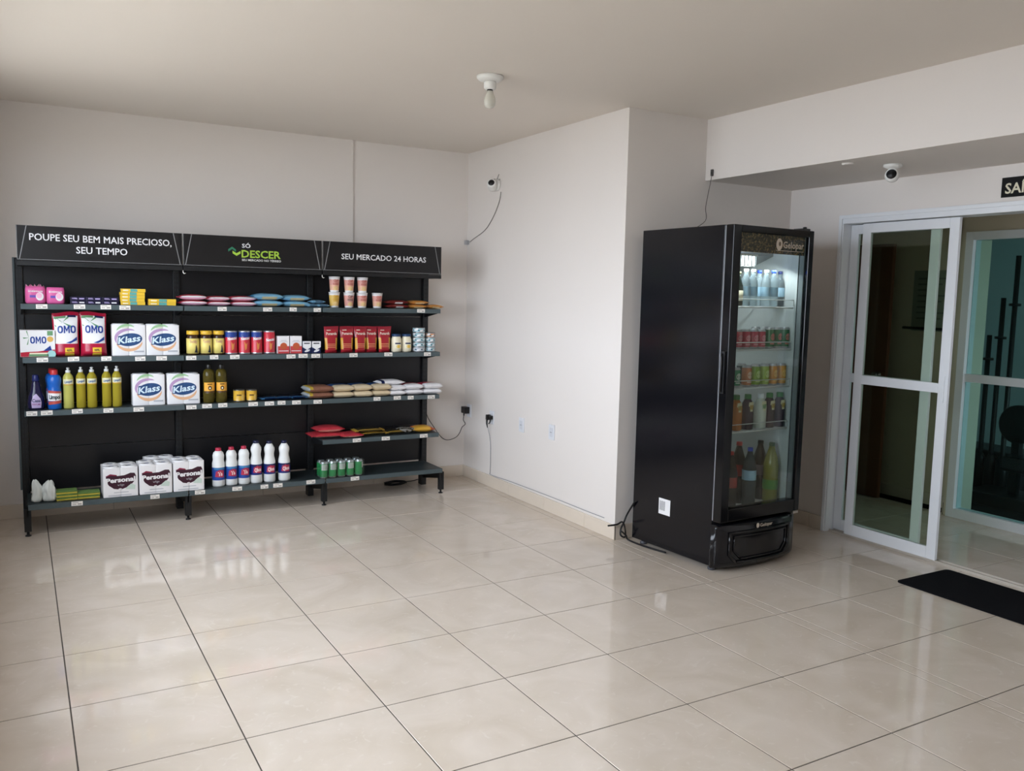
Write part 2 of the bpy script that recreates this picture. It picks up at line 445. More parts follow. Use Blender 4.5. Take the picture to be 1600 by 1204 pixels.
sh = thing('market_shelving', 'long black metal market shelving with three printed header signs against back wall', 'shelving', ((BX[0]+BX[3])/2, .65, 0))
def P(mb, name, m, par=None, **k):
    """part given in world coordinates under the shelving (or one of its parts)"""
    o = mb.build(name, m, par or sh, **k)
    if par is None: o.location = (-sh.location.x, -sh.location.y, 0)
    return o
for i, X in enumerate(BX):
    a, b = X-.022, X+.022
    po = P(MB().box(a, b, YP, YP+.07, .0, 1.765), 'post', M_STEEL, bevel=.002)
    s = MB()
    for k in range(44):
        z = .24 + k*.034
        for dx in (-.008, .008): s.box(X+dx-.0025, X+dx+.0025, YP-.0012, YP+.001, z, z+.02)
    o = s.build('slots', M_SLOT, po); o['kind'] = 'stuff'
    P(MB().box(X-.02, X+.02, YS5+.02, YS5+.055, .03, .176).box(X-.006, X+.006, YS5+.02, YP, .12, .176), 'base_leg', M_STEEL, bevel=.002)
    P(MB().prism([(YP, .12), (YS5+.05, .12), (YP, .06)], X-.004, X+.004, ax='x'), 'gusset', M_STEEL)
    P(MB().lathe([(.0, 0), (.018, 0), (.018, .006), (.008, .009), (.008, .032), (0, .032)], 12, X, YS5+.038), 'levelling_foot', M_BLACK)
P(MB().box(BX[0]-.034, BX[0]-.022, YP-.015, YP+.075, .235, 1.765), 'side_flange', M_RAIL)
for i in range(3):
    a, b = BX[i]+.022, BX[i+1]-.022
    zs = [.21, .505, .80, 1.10, 1.40, 1.755]
    for k in range(5):
        P(MB().box(a+.001, b-.001, YP+.03, YP+.044, zs[k]+.0015, zs[k+1]-.0015), 'back_panel', M_PANEL, bevel=.001)
tags = {
 (0,1): [(56,74),(115,133),(157,173.5),(186,204)], (1,1): [(340,354),(411,425),(452.5,463.5),(490,501)], (2,1): [(652,664)],
 (0,2): [(57,75),(105.6,123.4),(158,174),(211,227),(244,261)], (1,2): [(291,306.6),(328,341),(359.5,374),(447.7,461.5),(466,481),(486.7,500)], (2,2): [(546,558.5),(600.6,613),(662.5,673)],
 (0,3): [(41,58),(63,82.5),(112,129),(161.6,177),(208.5,225)], (1,3): [(291,307),(316,331),(341,355),(388,403),(413,429),(434,446),(456.6,470),(490,503)], (2,3): [(583.8,594.4),(615,626),(637,646),(668,679)],
 (2,4): [(551,563.7),(596,609),(655.6,667.6)],
 (0,5): [(111.6,130),(235.5,249.7)], (1,5): [(305,321),(363,379),(407.6,419.4),(427,442),(478.5,493)], (2,5): [(546.7,562)]}
tagmesh = None
for (bay, row), tl in tags.items():
    z = (0, Z1, Z2, Z3, Z4, Z5)[row]; yf = YS5 if row == 5 else YS
    x0, x1 = BX[bay]+.004, BX[bay+1]-.004
    m = MB().box(x0, x1, yf+.012, YP-.002, z-.012, z).box(x0, x1, yf+.004, yf+.012, z-.032, z)
    m.box(x0, x1, YP-.02, YP-.002, z-.03, z-.012)
    shelf = P(m, 'shelf', M_SHELF, bevel=.0015)
    rail = MB().box(x0, x1, yf, yf+.004, z-.034, z-.001).build('price_rail', M_RAIL, shelf)
    if row != 5:
        for xa in (x0+.001, x1-.004):
            MB().prism([(yf+.013, z-.03), (YP-.002, z-.075), (YP-.002, z-.012), (yf+.013, z-.012)], xa, xa+.003, ax='x').build('shelf_bracket', M_STEEL, shelf)
    for (xa, xb) in tl:
        ym = 477+(row-1)*80
        A, B = at(xa, ym, 1, yf).x, at(xb, ym, 1, yf).x
        c = (A+B)/2; w_ = min(.066, B-A)
        if tagmesh is None:
            t = MB().box(-.03, .03, -.0015, 0, -.029, -.001)
            fn = lambda x, zz: (x, -.0019, zz)
            t.rect(-.024, .008, -.01, -.006, fn, 1, 1, 1); t.rect(-.024, -.004, -.022, -.017, fn, 1, 1, 1); t.rect(.004, .024, -.024, -.014, fn, 1, 1, 1)
            o = t.build('price_tag', [M_TAG, M_INK], shelf); tagmesh = o.data
        else:
            o = bpy.data.objects.new('price_tag', tagmesh); col.objects.link(o); o.parent = shelf
        o.scale = (w_/.06, 1, 1)
        o.location = (c, yf, z-.001+random.uniform(-.002, .004)); o.rotation_euler = (0, random.uniform(-.03, .03), 0)
# header signs
HZ0, HZ1, HY = 1.742, 1.957, .545
sgn = lambda x, z: (x, HY-.0012, z)
for i in range(3):
    x0, x1 = BX[i]-(.006 if i == 0 else -.003), BX[i+1]-.003
    h = P(MB().box(x0, x1, HY, HY+.012, HZ0-.002, HZ1), 'header_sign', M_SIGN, bevel=.001)
    MB().box(x0, x1, HY, YP+.03, HZ0-.03, HZ0-.018).box(x0, x1, HY-.003, HY+.004, HZ0-.032, HZ0-.003).build('canopy_tray', M_STEEL, h)
    ln = MB()
    def stroke(a, b, wd):
        dx, dz = b[0]-a[0], b[1]-a[1]; L = math.hypot(dx, dz); nx, nz = -dz/L*wd/2, dx/L*wd/2
        ln.add([sgn(a[0]+nx, a[1]+nz), sgn(b[0]+nx, b[1]+nz), sgn(b[0]-nx, b[1]-nz), sgn(a[0]-nx, a[1]-nz)], [(0, 3, 2, 1)])
    stroke((x0+.056, HZ1), (x0+.014, HZ0+.008), .005); stroke((x1-.056, HZ1), (x1-.014, HZ0+.008), .005)
    stroke((x0+.002, HZ0+.006), (x1-.002, HZ0+.006), .0025); stroke((x0+.002, HZ0+.006), (x0+.002, HZ1), .0025)
    ln.build('line_print', M_SGREY, h)
    if i < 2:
        c = x1+.003
        MB().tube([(c, HY+.002, HZ0-.03), (c, HY-.002, HZ0-.045), (c+.006, HY-.004, HZ0-.053), (c+.016, HY-.002, HZ0-.05)], .003, 6).build('hook', M_WHITEP, h)
    if i == 0:
        t = MB()
        A, B = at(45.5, 370, 1, HY), at(268, 380, 1, HY)
        t.text('POUPE SEU BEM MAIS PRECIOSO,', (A.x+B.x)/2, 1.868, B.x-A.x, .042, sgn, bold=.012)
        t.build('lettering', M_SWHITE, h); t = MB()
        A, B = at(119, 390, 1, HY), at(199, 392, 1, HY)
        t.text('SEU TEMPO', (A.x+B.x)/2, 1.796, B.x-A.x, .042, sgn, bold=.012)
        t.build('lettering', M_SWHITE, h)
    elif i == 1:
        g = lambda x, y: (at(x, y, 1, HY).x, at(x, y, 1, HY).z)
        t = MB(); A, B = g(378, 386), g(391.5, 386); t.text('SÓ', (A[0]+B[0])/2, A[1]-.003, B[0]-A[0], .027, sgn, bold=.02)
        A, B = g(378, 409), g(439, 409); t.text('SEU MERCADO NO TÉRREO', (A[0]+B[0])/2, g(408, 408.5)[1], B[0]-A[0], .014, sgn, bold=.01)
        t.build('lettering', M_SWHITE, h)
        t = MB(); A, B = g(377.5, 403), g(438.5, 403); t.text('DESCER', (A[0]+B[0])/2, g(408, 403)[1], B[0]-A[0], .05, sgn, bold=.022)
        c0, c1 = g(363, 389), g(376, 391)
        zc = g(370, 399.5)[1]; cx = (c0[0]+c1[0])/2
        t.add([sgn(cx-.027, zc+.034), sgn(cx, zc+.018), sgn(cx+.027, zc+.034), sgn(cx+.027, zc+.016), sgn(cx, zc), sgn(cx-.027, zc+.016)], [(0, 5, 4, 1), (1, 4, 3, 2)])
        t.build('green_lettering', M_SGREEN, h)
        t = MB(); q = cx-.03
        t.add([sgn(q-.026, zc+.026), sgn(q, zc+.046), sgn(q+.026, zc+.026), sgn(q+.026, zc+.043), sgn(q, zc+.062), sgn(q-.026, zc+.043)], [(0, 1, 4, 5), (1, 2, 3, 4)])
        t.build('chevron_print', M_SDGREEN, h)
    else:
        t = MB(); A, B = at(533.5, 402, 1, HY), at(665.5, 408, 1, HY)
        t.text('SEU MERCADO 24 HORAS', (A.x+B.x)/2, 1.832, B.x-A.x, .04, sgn, bold=.012)
        t.build('lettering', M_SWHITE, h)

# ------------------------------------------------------------------ goods on the shelves
def C(name, hx, rough=.4, **k): return mat(name, hx, rough, **k)
G_WHITE = C('pack_white', '#eceaea', .35); G_INKD = C('print_dark', '#2a2b33'); G_RED = C('pack_red', '#c0203a', .3); G_BLUE = C('pack_blue', '#1d3f8f', .3)
G_YEL = C('pack_yellow', '#edc23a', .35); G_TEAL = C('pack_teal', '#5aa7a2'); G_PINK = C('pack_pink', '#d9619c', .3); G_LPINK = C('pack_light_pink', '#f3b6cf')
G_PURP = C('pack_purple', '#6a4fae'); G_DPURP = C('pack_dark_purple', '#1c1836', .3); G_LAV = C('print_lavender', '#b9a9d8'); G_MAROON = C('pack_maroon', '#8d1c2c', .28)
G_ORANGE = C('pack_orange', '#dd8a2c', .35); G_GREEN = C('pack_green', '#3e9a4a', .3); G_SILV = C('can_silver', '#b9bcc0', .3, metal=.8); G_CREAM = C('pack_cream', '#efe6c8', .35)
G_NAVY = C('pack_navy', '#16224e', .35); G_LBLUE = C('pack_light_blue', '#7fb3cf', .3); G_BEIGE = C('rice_beige', '#d8c6a6', .35, var=.06, vscale=90, bump=.2, bscale=200)
G_BROWN = C('bean_brown', '#8a5f4c', .4, var=.35, vscale=130, bump=.3, bscale=140); G_SUGAR = C('sugar_white', '#efedee', .4, var=.03, vscale=40)
G_FILM = C('clear_film_white', '#d5d8d2', .25, var=.08, vscale=20); G_SKIN = C('cup_peach', '#e3b193', .4, var=.12, vscale=40)

class Form:
    """upright pack with superellipse plan: front(x) gives its printed face"""
    def __init__(s, w, d, p): s.w, s.d, s.p = w, d, p
    def mb(s, prof, n=24, mi=0):
        m = MB(); m.lathe([(r*.5, z) for r, z in prof], n, mi=mi, sq=s.p-2)
        m.v = [(x*s.w, y*s.d, z) for x, y, z in m.v]
        return m
    def fn(s, off=.0012, k=1.0):
        def f(x, z):
            q = min(.985, abs(2*x/(s.w*k)))
            return (x, -s.d*k/2*(1-q**s.p)**(1/s.p)-off, z)
        return f
def ell(cx, cz, a, b, n=20, rot=0.0, a0=0, a1=2*math.pi):
    o = []
    for i in range(n):
        t = a0+(a1-a0)*i/(n if abs(a1-a0-2*math.pi) < 1e-6 else n-1)
        x, z = a*math.cos(t), b*math.sin(t)
        o.append((cx+x*math.cos(rot)-z*math.sin(rot), cz+x*math.sin(rot)+z*math.cos(rot)))
    return o
def arc(mb, cx, cz, a, b, th, a0, a1, fn, mi, n=14):
    vs = []
    for i in range(n+1):
        t = a0+(a1-a0)*i/n; k = math.sin(math.pi*i/n)**.6
        for q in (-1, 1): vs.append(fn(cx+(a+q*th*k/2)*math.cos(t), cz+(b+q*th*k/2)*math.sin(t)))
    mb.add(vs, [(2*i, 2*i+2, 2*i+3, 2*i+1) for i in range(n)], mi)
def span(x0, x1, y, Y):
    """world centre and width of a pixel span seen at depth Y"""
    a, b = at(x0, y, 1, Y).x, at(x1, y, 1, Y).x
    return (a+b)/2, b-a
def hgt(x, y, Y, z): return at(x, y, 1, Y).z - z

# --- row 1, left bay
grp = 'pink pad packs on the top shelf'
for i, (a, b, yt) in enumerate([(39, 71.5, 447), (72, 101, 448.5)]):
    X, w = span(a, b, 460, .62); h = hgt(a, yt, .62, Z1); f = Form(w, .10, 5)
    r = thing('sanitary_pad_pack', ('pink sanitary pad pack with frilled open top at shelving left post', 'neat pink sanitary pad pack beside the dark purple boxes')[i], 'pack', (X, .63, Z1), 0, grp)
    f.mb([(.9, 0), (1, .012), (1, h*.8), (.93, h), (0, h)], mi=0).build('wrapper', G_PINK, r)
    t = MB(); fn = f.fn()
    t.text('intimus', 0, h*.68, w*.7, .013, fn, 0, .02)
    t.rect(-w*.28, w*.06, h*.36, h*.5, fn, 1); t.fan(ell(w*.2, h*.43, .022, .026), f.fn(.0016), 0); t.fan(ell(w*.17, h*.48, .015, .018), f.fn(.002), 2)
    t.build('print', [G_WHITE, G_PURP, G_LPINK], r)
    if i == 0:
        t = MB()
        for k in range(7):
            x = -w*.4+k*w*.13
            t.add([(x-.008, 0, h-.002), (x+.01, .01, h-.002), (x+random.uniform(-.01, .01), -.01, h+random.uniform(.008, .022))], [(0, 1, 2)])
        t.build('torn_film', G_LPINK, r)
grp = 'dark purple boxes on the top shelf'
Xb = [span(a, b, 465, .60) for a, b in ((109, 134), (135.5, 160), (161, 186))]
for i, (X, w) in enumerate(Xb):
    h = .0245
    for k in range(2):
        r = thing('snack_box', f'{("lower", "upper")[k]} dark purple box in {("left", "middle", "right")[i]} pair beside pink pad packs', 'box', (X+random.uniform(-.003, .003), .63, Z1+k*h), random.uniform(-.03, .03), grp)
        MB().box(-w/2, w/2, -.04, .04, 0, h-.0008).build('carton', G_DPURP, r, bevel=.001)
        t = MB(); fn = lambda x, z: (x, -.0412, z)
        t.rect(-w*.4, -w*.06, .009, .012, fn, 0, 1, 1); t.rect(-w*.4, -w*.12, .0145, .0175, fn, 0, 1, 1); t.rect(w*.05, w*.36, .008, .016, fn, 1, 1, 1)
        t.build('print', [G_LAV, G_WHITE if k == 0 else G_LAV], r)
grp = 'yellow boxes with teal band on the top shelf'
for s_, (a, b, n) in enumerate(((189, 227, 5), (232, 275, 2))):
    X, w = span(a, b, 465, .60); h = .0215
    for k in range(n):
        word = (('bottom', 'second from bottom', 'middle', 'second from top', 'top')[k] + ' yellow box with teal band in stack of five') if n == 5 else (('bottom', 'top')[k] + ' yellow box with teal band in low stack of two')
        r = thing('toothpaste_box', word, 'box', (X+random.uniform(-.005, .005), .62, Z1+k*h), random.uniform(-.03, .03), grp)
        MB().box(-w/2, w/2, -.035, .035, 0, h-.0006).build('carton', G_YEL, r, bevel=.001)
        MB().rect(-w*.12, w*.16, .0015, h-.002, lambda x, z: (x, -.0358, z), 0, 1, 1).rect(-w*.42, -w*.2, .006, .014, lambda x, z: (x, -.0358, z), 1, 1, 1).build('print', [G_TEAL, G_CREAM], r)

# --- soft bags lying flat
def bag(name, label, cat, loc, w, d, h, mats, fnmi, rz=0.0, group=None, seed=0, nu=14, nv=14, seal=.012, pw=(2.6, 3.0)):
    rnd = random.Random(seed); ph = [rnd.uniform(0, 6.3) for _ in range(4)]
    m = MB(); top = []; bot = []
    def prof(u, v): return max(0.0, (1-abs(u)**pw[0]))**.5 * max(0.0, (1-abs(v)**pw[1]))**.5
    vs = []; fs = []; ms = []
    for side in (1, -1):
        for j in range(nv+1):
            for i in range(nu+1):
                u = -1+2*i/nu; v = -1+2*j/nv
                u = math.copysign(abs(u)**.8, u); v = math.copysign(abs(v)**.8, v)
                q = prof(u, v)
                wr = .06*math.sin(5*u+ph[0]+2*v)*math.sin(4*v+ph[1]) + .05*math.sin(11*u+ph[2])*abs(v)**3
                z = h/2 + side*h/2*q*(1+(wr if side > 0 else 0)*.8)
                z = min(h*1.02, max(0.0, z))
                x = u*w/2*(1-.05*abs(v)**4*math.cos(3*u+ph[3])); y = v*d/2
                vs.append((x, y, z))
    n1 = (nu+1)*(nv+1)
    for side in (0, 1):
        for j in range(nv):
            for i in range(nu):
                a = side*n1+j*(nu+1)+i
                q = (a, a+1, a+nu+2, a+nu+1)
                fs.append(q if side == 0 else q[::-1]); ms.append(fnmi(-1+2*(i+.5)/nu, -1+2*(j+.5)/nv, side == 0))
    m.add(vs, fs, ms, True)
    # crimped seals at the two short ends
    for sgn_ in ((-1, 1) if seal else ()):
        k = 10; ve = []
        for i in range(k+1):
            y = (-1+2*i/k)*d/2*.86
            ve += [(sgn_*(w/2-.004), y, h/2), (sgn_*(w/2+seal), y, h/2+(.004 if i % 2 else -.004))]
        m.add(ve, [(2*i, 2*i+1, 2*i+3, 2*i+2) for i in range(k)], fnmi(sgn_*1.0, 0, True), False)
    o = m.build(name, mats, None, loc, (0, 0, rz))
    return tag(o, label, cat, group)

def pair(spec, Z, Y, d, name, cat, mats, fnmi, labels, group, seal=.01, hscale=1.0, seed0=0, pw=(2.6, 3.0)):
    """stacks of lying bags: spec = list of (x0, x1, ytop, count)"""
    j = 0
    for (a, b, yt, n) in spec:
        X, w = span(a, b, yt+6, Y); H = hgt((a+b)/2, yt, Y, Z)*hscale; h = H/n
        for k in range(n):
            bag(name, labels[j], cat, (X+random.uniform(-.006, .006), Y+random.uniform(-.006, .006), Z+k*h), w*.96, d, h, mats, fnmi, random.uniform(-.06, .06), group, seed=seed0+j, seal=seal, pw=pw)
            j += 1
pair([(278, 322, 459.5, 2), (321, 358, 462, 2), (357, 398, 462, 2)], Z1, .66, .16, 'pasta_bag', 'bag', [G_LPINK, C('bag_red', '#b5394a', .3), G_WHITE],
     lambda u, v, t: 1 if (t and v > -.86) else (2 if (t and abs(u) < .8) else 0),
     ['%s pink and red bag in the %s stack left of the blue bags' % (p, q) for q in ('left', 'middle', 'right') for p in ('lower', 'upper')], 'pink and red bags on the top shelf')
pair([(392, 440, 458, 2), (438, 482, 460.5, 2)], Z1, .66, .17, 'pasta_bag', 'bag', [G_LBLUE, C('bag_blue', '#3f7ea3', .3), C('bag_straw', '#c9b98f', .4)],
     lambda u, v, t: 1 if t and v > -.2 else (2 if (not t and abs(u) < .5 and v < -.5) else 0),
     ['%s light blue bag in the %s' % (p, q) for q in ('stack beside the pink and red bags', 'stack before the small grey blue sachets') for p in ('lower', 'upper')], 'light blue bags on the top shelf')
G_SACH = C('sachet_blue', '#54738a', .3, var=.2, vscale=30)
for (a, b, k, lb) in ((477, 496, 0, 'grey blue sachet under the top one beside blue bags'), (493, 512, 0, 'grey blue sachet lying next to the noodle cups'), (486, 505, 1, 'grey blue sachet resting on two others')):
    X, w = span(a, b, 475, .62)
    bag('seasoning_sachet', lb, 'sachet', (X, .64, Z1+k*.028), w, .12, .028, [G_SACH, G_LBLUE], lambda u, v, t: 1 if abs(u) > .6 else 0, random.uniform(-.15, .15), 'grey blue sachets on the top shelf', seed=30+a, seal=.006)

# --- noodle cups
def cup(label, loc, style, h=.098, rt=.041, rb=.0315):
    r = thing('noodle_cup', label, 'cup', loc, 0, 'instant noodle cups on the top shelf')
    body = [G_WHITE, G_SKIN, C('cup_gold', '#d9b25a', .4, var=.1, vscale=40), C('cup_rose', '#d79a8e', .4, var=.15, vscale=40)]
    R = lambda z: rb+(rt-rb)*z/h
    lv = [0, .004, h*.3, h*.62, h*.93, h]
    lower = 2 if style == 1 else (3 if style == 2 else 1)
    mis = [0, 0, lower, 3 if style == 0 else 0, 0, 0]
    prof = [(rb*.92, 0), (rb, .003)] + [(R(z), z) for z in (h*.12, h*.45, h*.8, h-.004)] + [(rt+.0015, h-.004), (rt+.0015, h-.001), (rt*.9, h)]
    mi = [0, 0, lower, 3 if style == 0 else lower, 0, 0, 0, 0]
    MB().lathe(prof, 20, mi=mi).build('cup_body', body, r)
    t = MB()
    def fn(x, z):
        q = R(z)+.001; a = x/q
        return (q*math.sin(a), -q*math.cos(a), z)
    ink = {0: 0, 1: 1, 2: 2}[style]
    t.text('CUP', 0, h*.66, .035, h*.15, fn, ink, .03); t.text('NOODLES', 0, h*.46, .046, h*.13, fn, ink, .03)
    t.fan(ell(0, h*.24, .02, h*.13), fn, 3)
    t.build('print', [C('cup_red_print', '#b8574a'), C('cup_yellow_print', '#d9a21e'), C('cup_grey_print', '#5b5250'), C('noodle_print', '#e6c58a', .5, var=.2, vscale=90)], r)
cups = [(512, 533.6, 1, 0), (536, 555.6, 2, 0), (556.7, 576, 0, 0), (580, 600, 0, 0), (512.5, 533.6, 0, 1), (536, 556, 0, 1), (558, 575.6, 0, 1)]
cl = ['noodle cup with yellow print, bottom left of the cup stack', 'noodle cup with dark grey print, bottom row second from left', 'peach noodle cup, bottom row third from left', 'single peach noodle cup with nothing on top, beside maroon bags',
      'peach noodle cup on top of the yellow printed cup', 'peach noodle cup on top of the dark grey printed cup', 'peach noodle cup, top row right end']
ch = hgt(520, 456, .62, Z1)
for (a, b, st, lv), lb in zip(cups, cl):
    X, w = span(a, b, 460, .62); cup(lb, (X, .63, Z1+lv*ch), st, ch, .041, .031)
G_COOK = C('biscuit_orange', '#c98a45', .35, var=.2, vscale=30); G_COOK2 = C('biscuit_maroon', '#7d2f2c', .3, var=.2, vscale=30)
pair([(602, 635, 468.5, 2)], Z1, .65, .14, 'biscuit_bag', 'bag', [G_COOK2, G_WHITE], lambda u, v, t: 1 if (v < -.5 and abs(u) < .35 and not t) else 0, ['lower maroon snack bag beside the single noodle cup', 'upper maroon snack bag beside the single noodle cup'], 'maroon snack bags')
pair([(634, 664, 469, 2), (664, 687, 475.5, 1)], Z1, .65, .14, 'biscuit_bag', 'bag', [G_COOK, C('biscuit_pale', '#e3c79a', .35)], lambda u, v, t: 1 if (v < -.5 and abs(u) < .45 and not t) else 0,
     ['lower orange snack bag next to the maroon bags', 'upper orange snack bag next to the maroon bags', 'single orange snack bag at the top shelf right end'], 'orange snack bags')

def omo(t, cx, z0, w, h, fn, mi):
    # heavy rounded capitals O M O
    for c in (-.35, .35):
        o_, n = [], 24
        for i in range(n):
            a = 2*math.pi*i/n; q = 1/((abs(math.cos(a))**2.6+abs(math.sin(a))**2.6)**(1/2.6))
            for k in (1.0, .48): o_.append(fn(cx+c*w+.15*w*(k if k == 1 else .42)*q*math.cos(a), z0+h/2+h/2*(k if k == 1 else .62)*q*math.sin(a)))
        t.add(o_, [(2*i, 2*((i+1) % n), 2*((i+1) % n)+1, 2*i+1) for i in range(n)], mi)
    m_ = [(-.16, 0), (-.16, 1), (-.08, 1), (0, .5), (.08, 1), (.16, 1), (.16, 0), (.09, 0), (.09, .62), (0, .18), (-.09, .62), (-.09, 0)]
    P_ = lambda i: fn(cx+m_[i][0]*w, z0+m_[i][1]*h)
    t.add([P_(i) for i in range(12)], [(0, 11, 10, 1), (1, 10, 2), (2, 10, 9, 3), (3, 9, 8, 4), (4, 8, 5), (5, 8, 7, 6)], mi)
# --- row 2: detergent
X, w = span(31, 86, 535, .62); h = hgt(60, 515.5, .62, Z2)
r = thing('detergent_box', 'white and red detergent carton lettered OMO at the shelving left end', 'box', (X, .665, Z2))
MB().box(-w/2, w/2, -.055, .055, 0, h).build('carton', G_WHITE, r, bevel=.0015)
fn = lambda x, z: (x, -.0562, z); fn2 = lambda x, z: (x, -.0568, z); fn3 = lambda x, z: (x, -.0574, z)
t = MB()
omo(t, .004, h*.5, w*.46, h*.26, fn, 0)
wave = [(-w/2+.002, .002), (w/2-.002, .002), (w/2-.002, h*.27), (w*.28, h*.25), (0, h*.2), (-w*.28, h*.19), (-w/2+.002, h*.17)]
t.fan(wave, fn, 1, (0, h*.1)); t.rect(-w*.26, w*.3, h*.02, h*.1, fn2, 2, 1, 1); t.rect(-w*.24, w*.28, h*.1, h*.155, fn2, 3, 1, 1)
t.fan(ell(w*.39, h*.1, .024, .024), fn2, 4); t.rect(w*.28, w*.44, h*.8, h*.97, fn, 2, 1, 1); t.fan(ell(w*.36, h*.66, .018, .018), fn, 5)
for a in (1.9, 3.1, 4.3): t.add([fn(-w*.24, h*.72), fn(-w*.24+.03*math.cos(a+.2), h*.72+.045*math.sin(a+.2)), fn(-w*.24+.034*math.cos(a), h*.72+.05*math.sin(a))], [(0, 1, 2)], 2)
t.fan([(w*.15, h*.22), (w*.36, h*.42), (w*.4, h*.24)], fn3, 0)
t.build('print', [G_BLUE, G_RED, C('print_green', '#6d9c6e'), G_CREAM, C('print_aqua', '#a9d6d3'), C('print_gold', '#e0b25a')], r)

def pouch(mb, w, h, t, fnmi, nu=12, nv=18, wave=.006, ph=0.0, taper=0.0):
    def th(u, v): return (.02+.98*max(0, 1-abs(u)**3.0)**.6*(min(1, v/.08)**.5 if v < .08 else 1)*max(0.0, 1-v*1.06)**.55)
    def wid(v): return w*(1-.05*math.sin(math.pi*min(1, v*1.1)))*(1-taper*(1-v))
    vs = []; fs = []; ms = []
    for side in (-1, 1):
        for j in range(nv+1):
            for i in range(nu+1):
                u = -1+2*i/nu; v = j/nv
                vs.append((u*wid(v)/2, side*t/2*th(u, v)+.004*math.sin(5*v+ph)*(v > .5), v*h+(wave*math.sin(2.4*u+ph) if v == 1 else wave*math.sin(2.4*u+ph)*v**3)))
    n1 = (nu+1)*(nv+1)
    for s_ in (0, 1):
        for j in range(nv):
            for i in range(nu):
                a = s_*n1+j*(nu+1)+i; q = (a, a+1, a+nu+2, a+nu+1)
                fs.append(q if s_ == 0 else q[::-1]); ms.append(fnmi(-1+2*(i+.5)/nu, (j+.5)/nv, s_ == 0))
    mb.add(vs, fs, ms, True)
    def fn(off):
        def f(x, z):
            v = min(1, max(0, z/h)); u = max(-1, min(1, 2*x/wid(v)))
            return (x, -t/2*th(u, v)-off+.004*math.sin(5*v+ph)*(v > .5), z+wave*math.sin(2.4*u+ph)*v**3)
        return f
    return fn
for i, (a, b) in enumerate(((82, 124.5), (125.5, 167))):
    X, w = span(a, b, 525, .62); h = hgt((a+b)/2, 488, .62, Z2)
    r = thing('detergent_pouch', ('red and white refill pouch lettered OMO, leaning on the detergent carton', 'red and white refill pouch lettered OMO, standing beside the paper rolls')[i], 'pouch', (X, .645, Z2), 0, 'detergent refill pouches')
    m = MB()
    f = pouch(m, w, h, .1, lambda u, v, fr: 1 if (v > .93 or abs(u) > .84 or v < .3) else 0, ph=i*2.0+.6, nu=18, nv=24)
    m.build('film', [G_WHITE, C('pouch_red', '#b01e3c', .22)], r)
    t = MB(); fn = f(.0015); fn2 = f(.0025)
    omo(t, .004, h*.53, w*.68, h*.17, fn2, 0)
    t.rect(-w*.06, w*.28, h*.02, h*.2, fn, 1, 6, 4); t.text('REFIL', w*.11, h*.12, w*.2, h*.045, fn2, 2, .03)
    t.fan([(-w*.02, h*.31), (w*.2, h*.36), (w*.4, h*.45), (w*.4, h*.37), (w*.15, h*.30)], fn, 0, (w*.15, h*.335))
    t.rect(.01, w*.38, h*.88, h*.925, fn, 3, 6, 1); t.rect(-w*.38, 0, h*.87, h*.915, fn, 4, 6, 1)
    for a_, l_ in ((2.5, .06), (.7, .045), (-.6, .06), (3.6, .05)): t.add([fn(-w*.12, h*.78), fn(-w*.12+l_*math.cos(a_+.16), h*.78+l_*math.sin(a_+.16)), fn(-w*.12+l_*math.cos(a_-.1), h*.78+l_*math.sin(a_-.1))], [(0, 1, 2)], 4)
    t.build('print', [G_BLUE, G_YEL, G_INKD, G_NAVY, C('print_green', '#6d9c6e')], r)

# --- paper packs of two rolls
def lobed(w, d, nl, g=.007, n=14):
    """plan outline of rolls side by side under film"""
    pts = []; hw = w/nl/2
    for i in range(nl):
        cx = -w/2+hw+i*2*hw
        for k in range(n+1):
            a = math.pi+math.pi*k/n
            x = cx+hw*math.cos(a); y = -d/2+g+min(0, 0)-g*(math.sin(-a) if True else 0)
            pts.append((x, -d/2+g*(1-abs(math.sin(a))**.6)))
    front = [p for p in pts]
    back = [(-x, -y) for x, y in front]
    return front+back
def lobe_y(x, w, d, nl, g=.007):
    hw = w/nl/2; i = min(nl-1, max(0, int((x+w/2)/(2*hw)))); cx = -w/2+hw+i*2*hw
    c = max(-1, min(1, (x-cx)/hw)); s_ = math.sqrt(max(.16, 1-c*c))
    return -d/2+g*(1-s_**.6)
def paper_pack(name, label, loc, w, d, h, group, printer, rows=1, rz=0.0):
    r = thing(name, label, 'paper pack', loc, rz, group)
    m = MB(); m.prism(lobed(w, d, 2), 0.0, h*.965, ax='z'); o = m.build('wrapper', G_WHITE, r, bevel=.006)
    for i in range(2):
        for k in range(rows):
            rr = min(w/4, d/rows/2)*.97
            MB().lathe([(rr, h*.9), (rr, h*.975), (rr*.93, h), (rr*.38, h), (rr*.36, h*.93), (0, h*.93)], 20, -w/4+i*w/2, (-d/2+d/rows*(k+.5)), mi=[0, 0, 0, 1, 1]).build('roll_top', [G_WHITE, C('roll_core', '#8a8b95', .7)], r)
    t = MB(); fn = lambda off: (lambda x, z: (x, lobe_y(x, w, d, 2)-off, z))
    mats = printer(t, w, h, fn)
    t.build('print', mats, r)
    return r
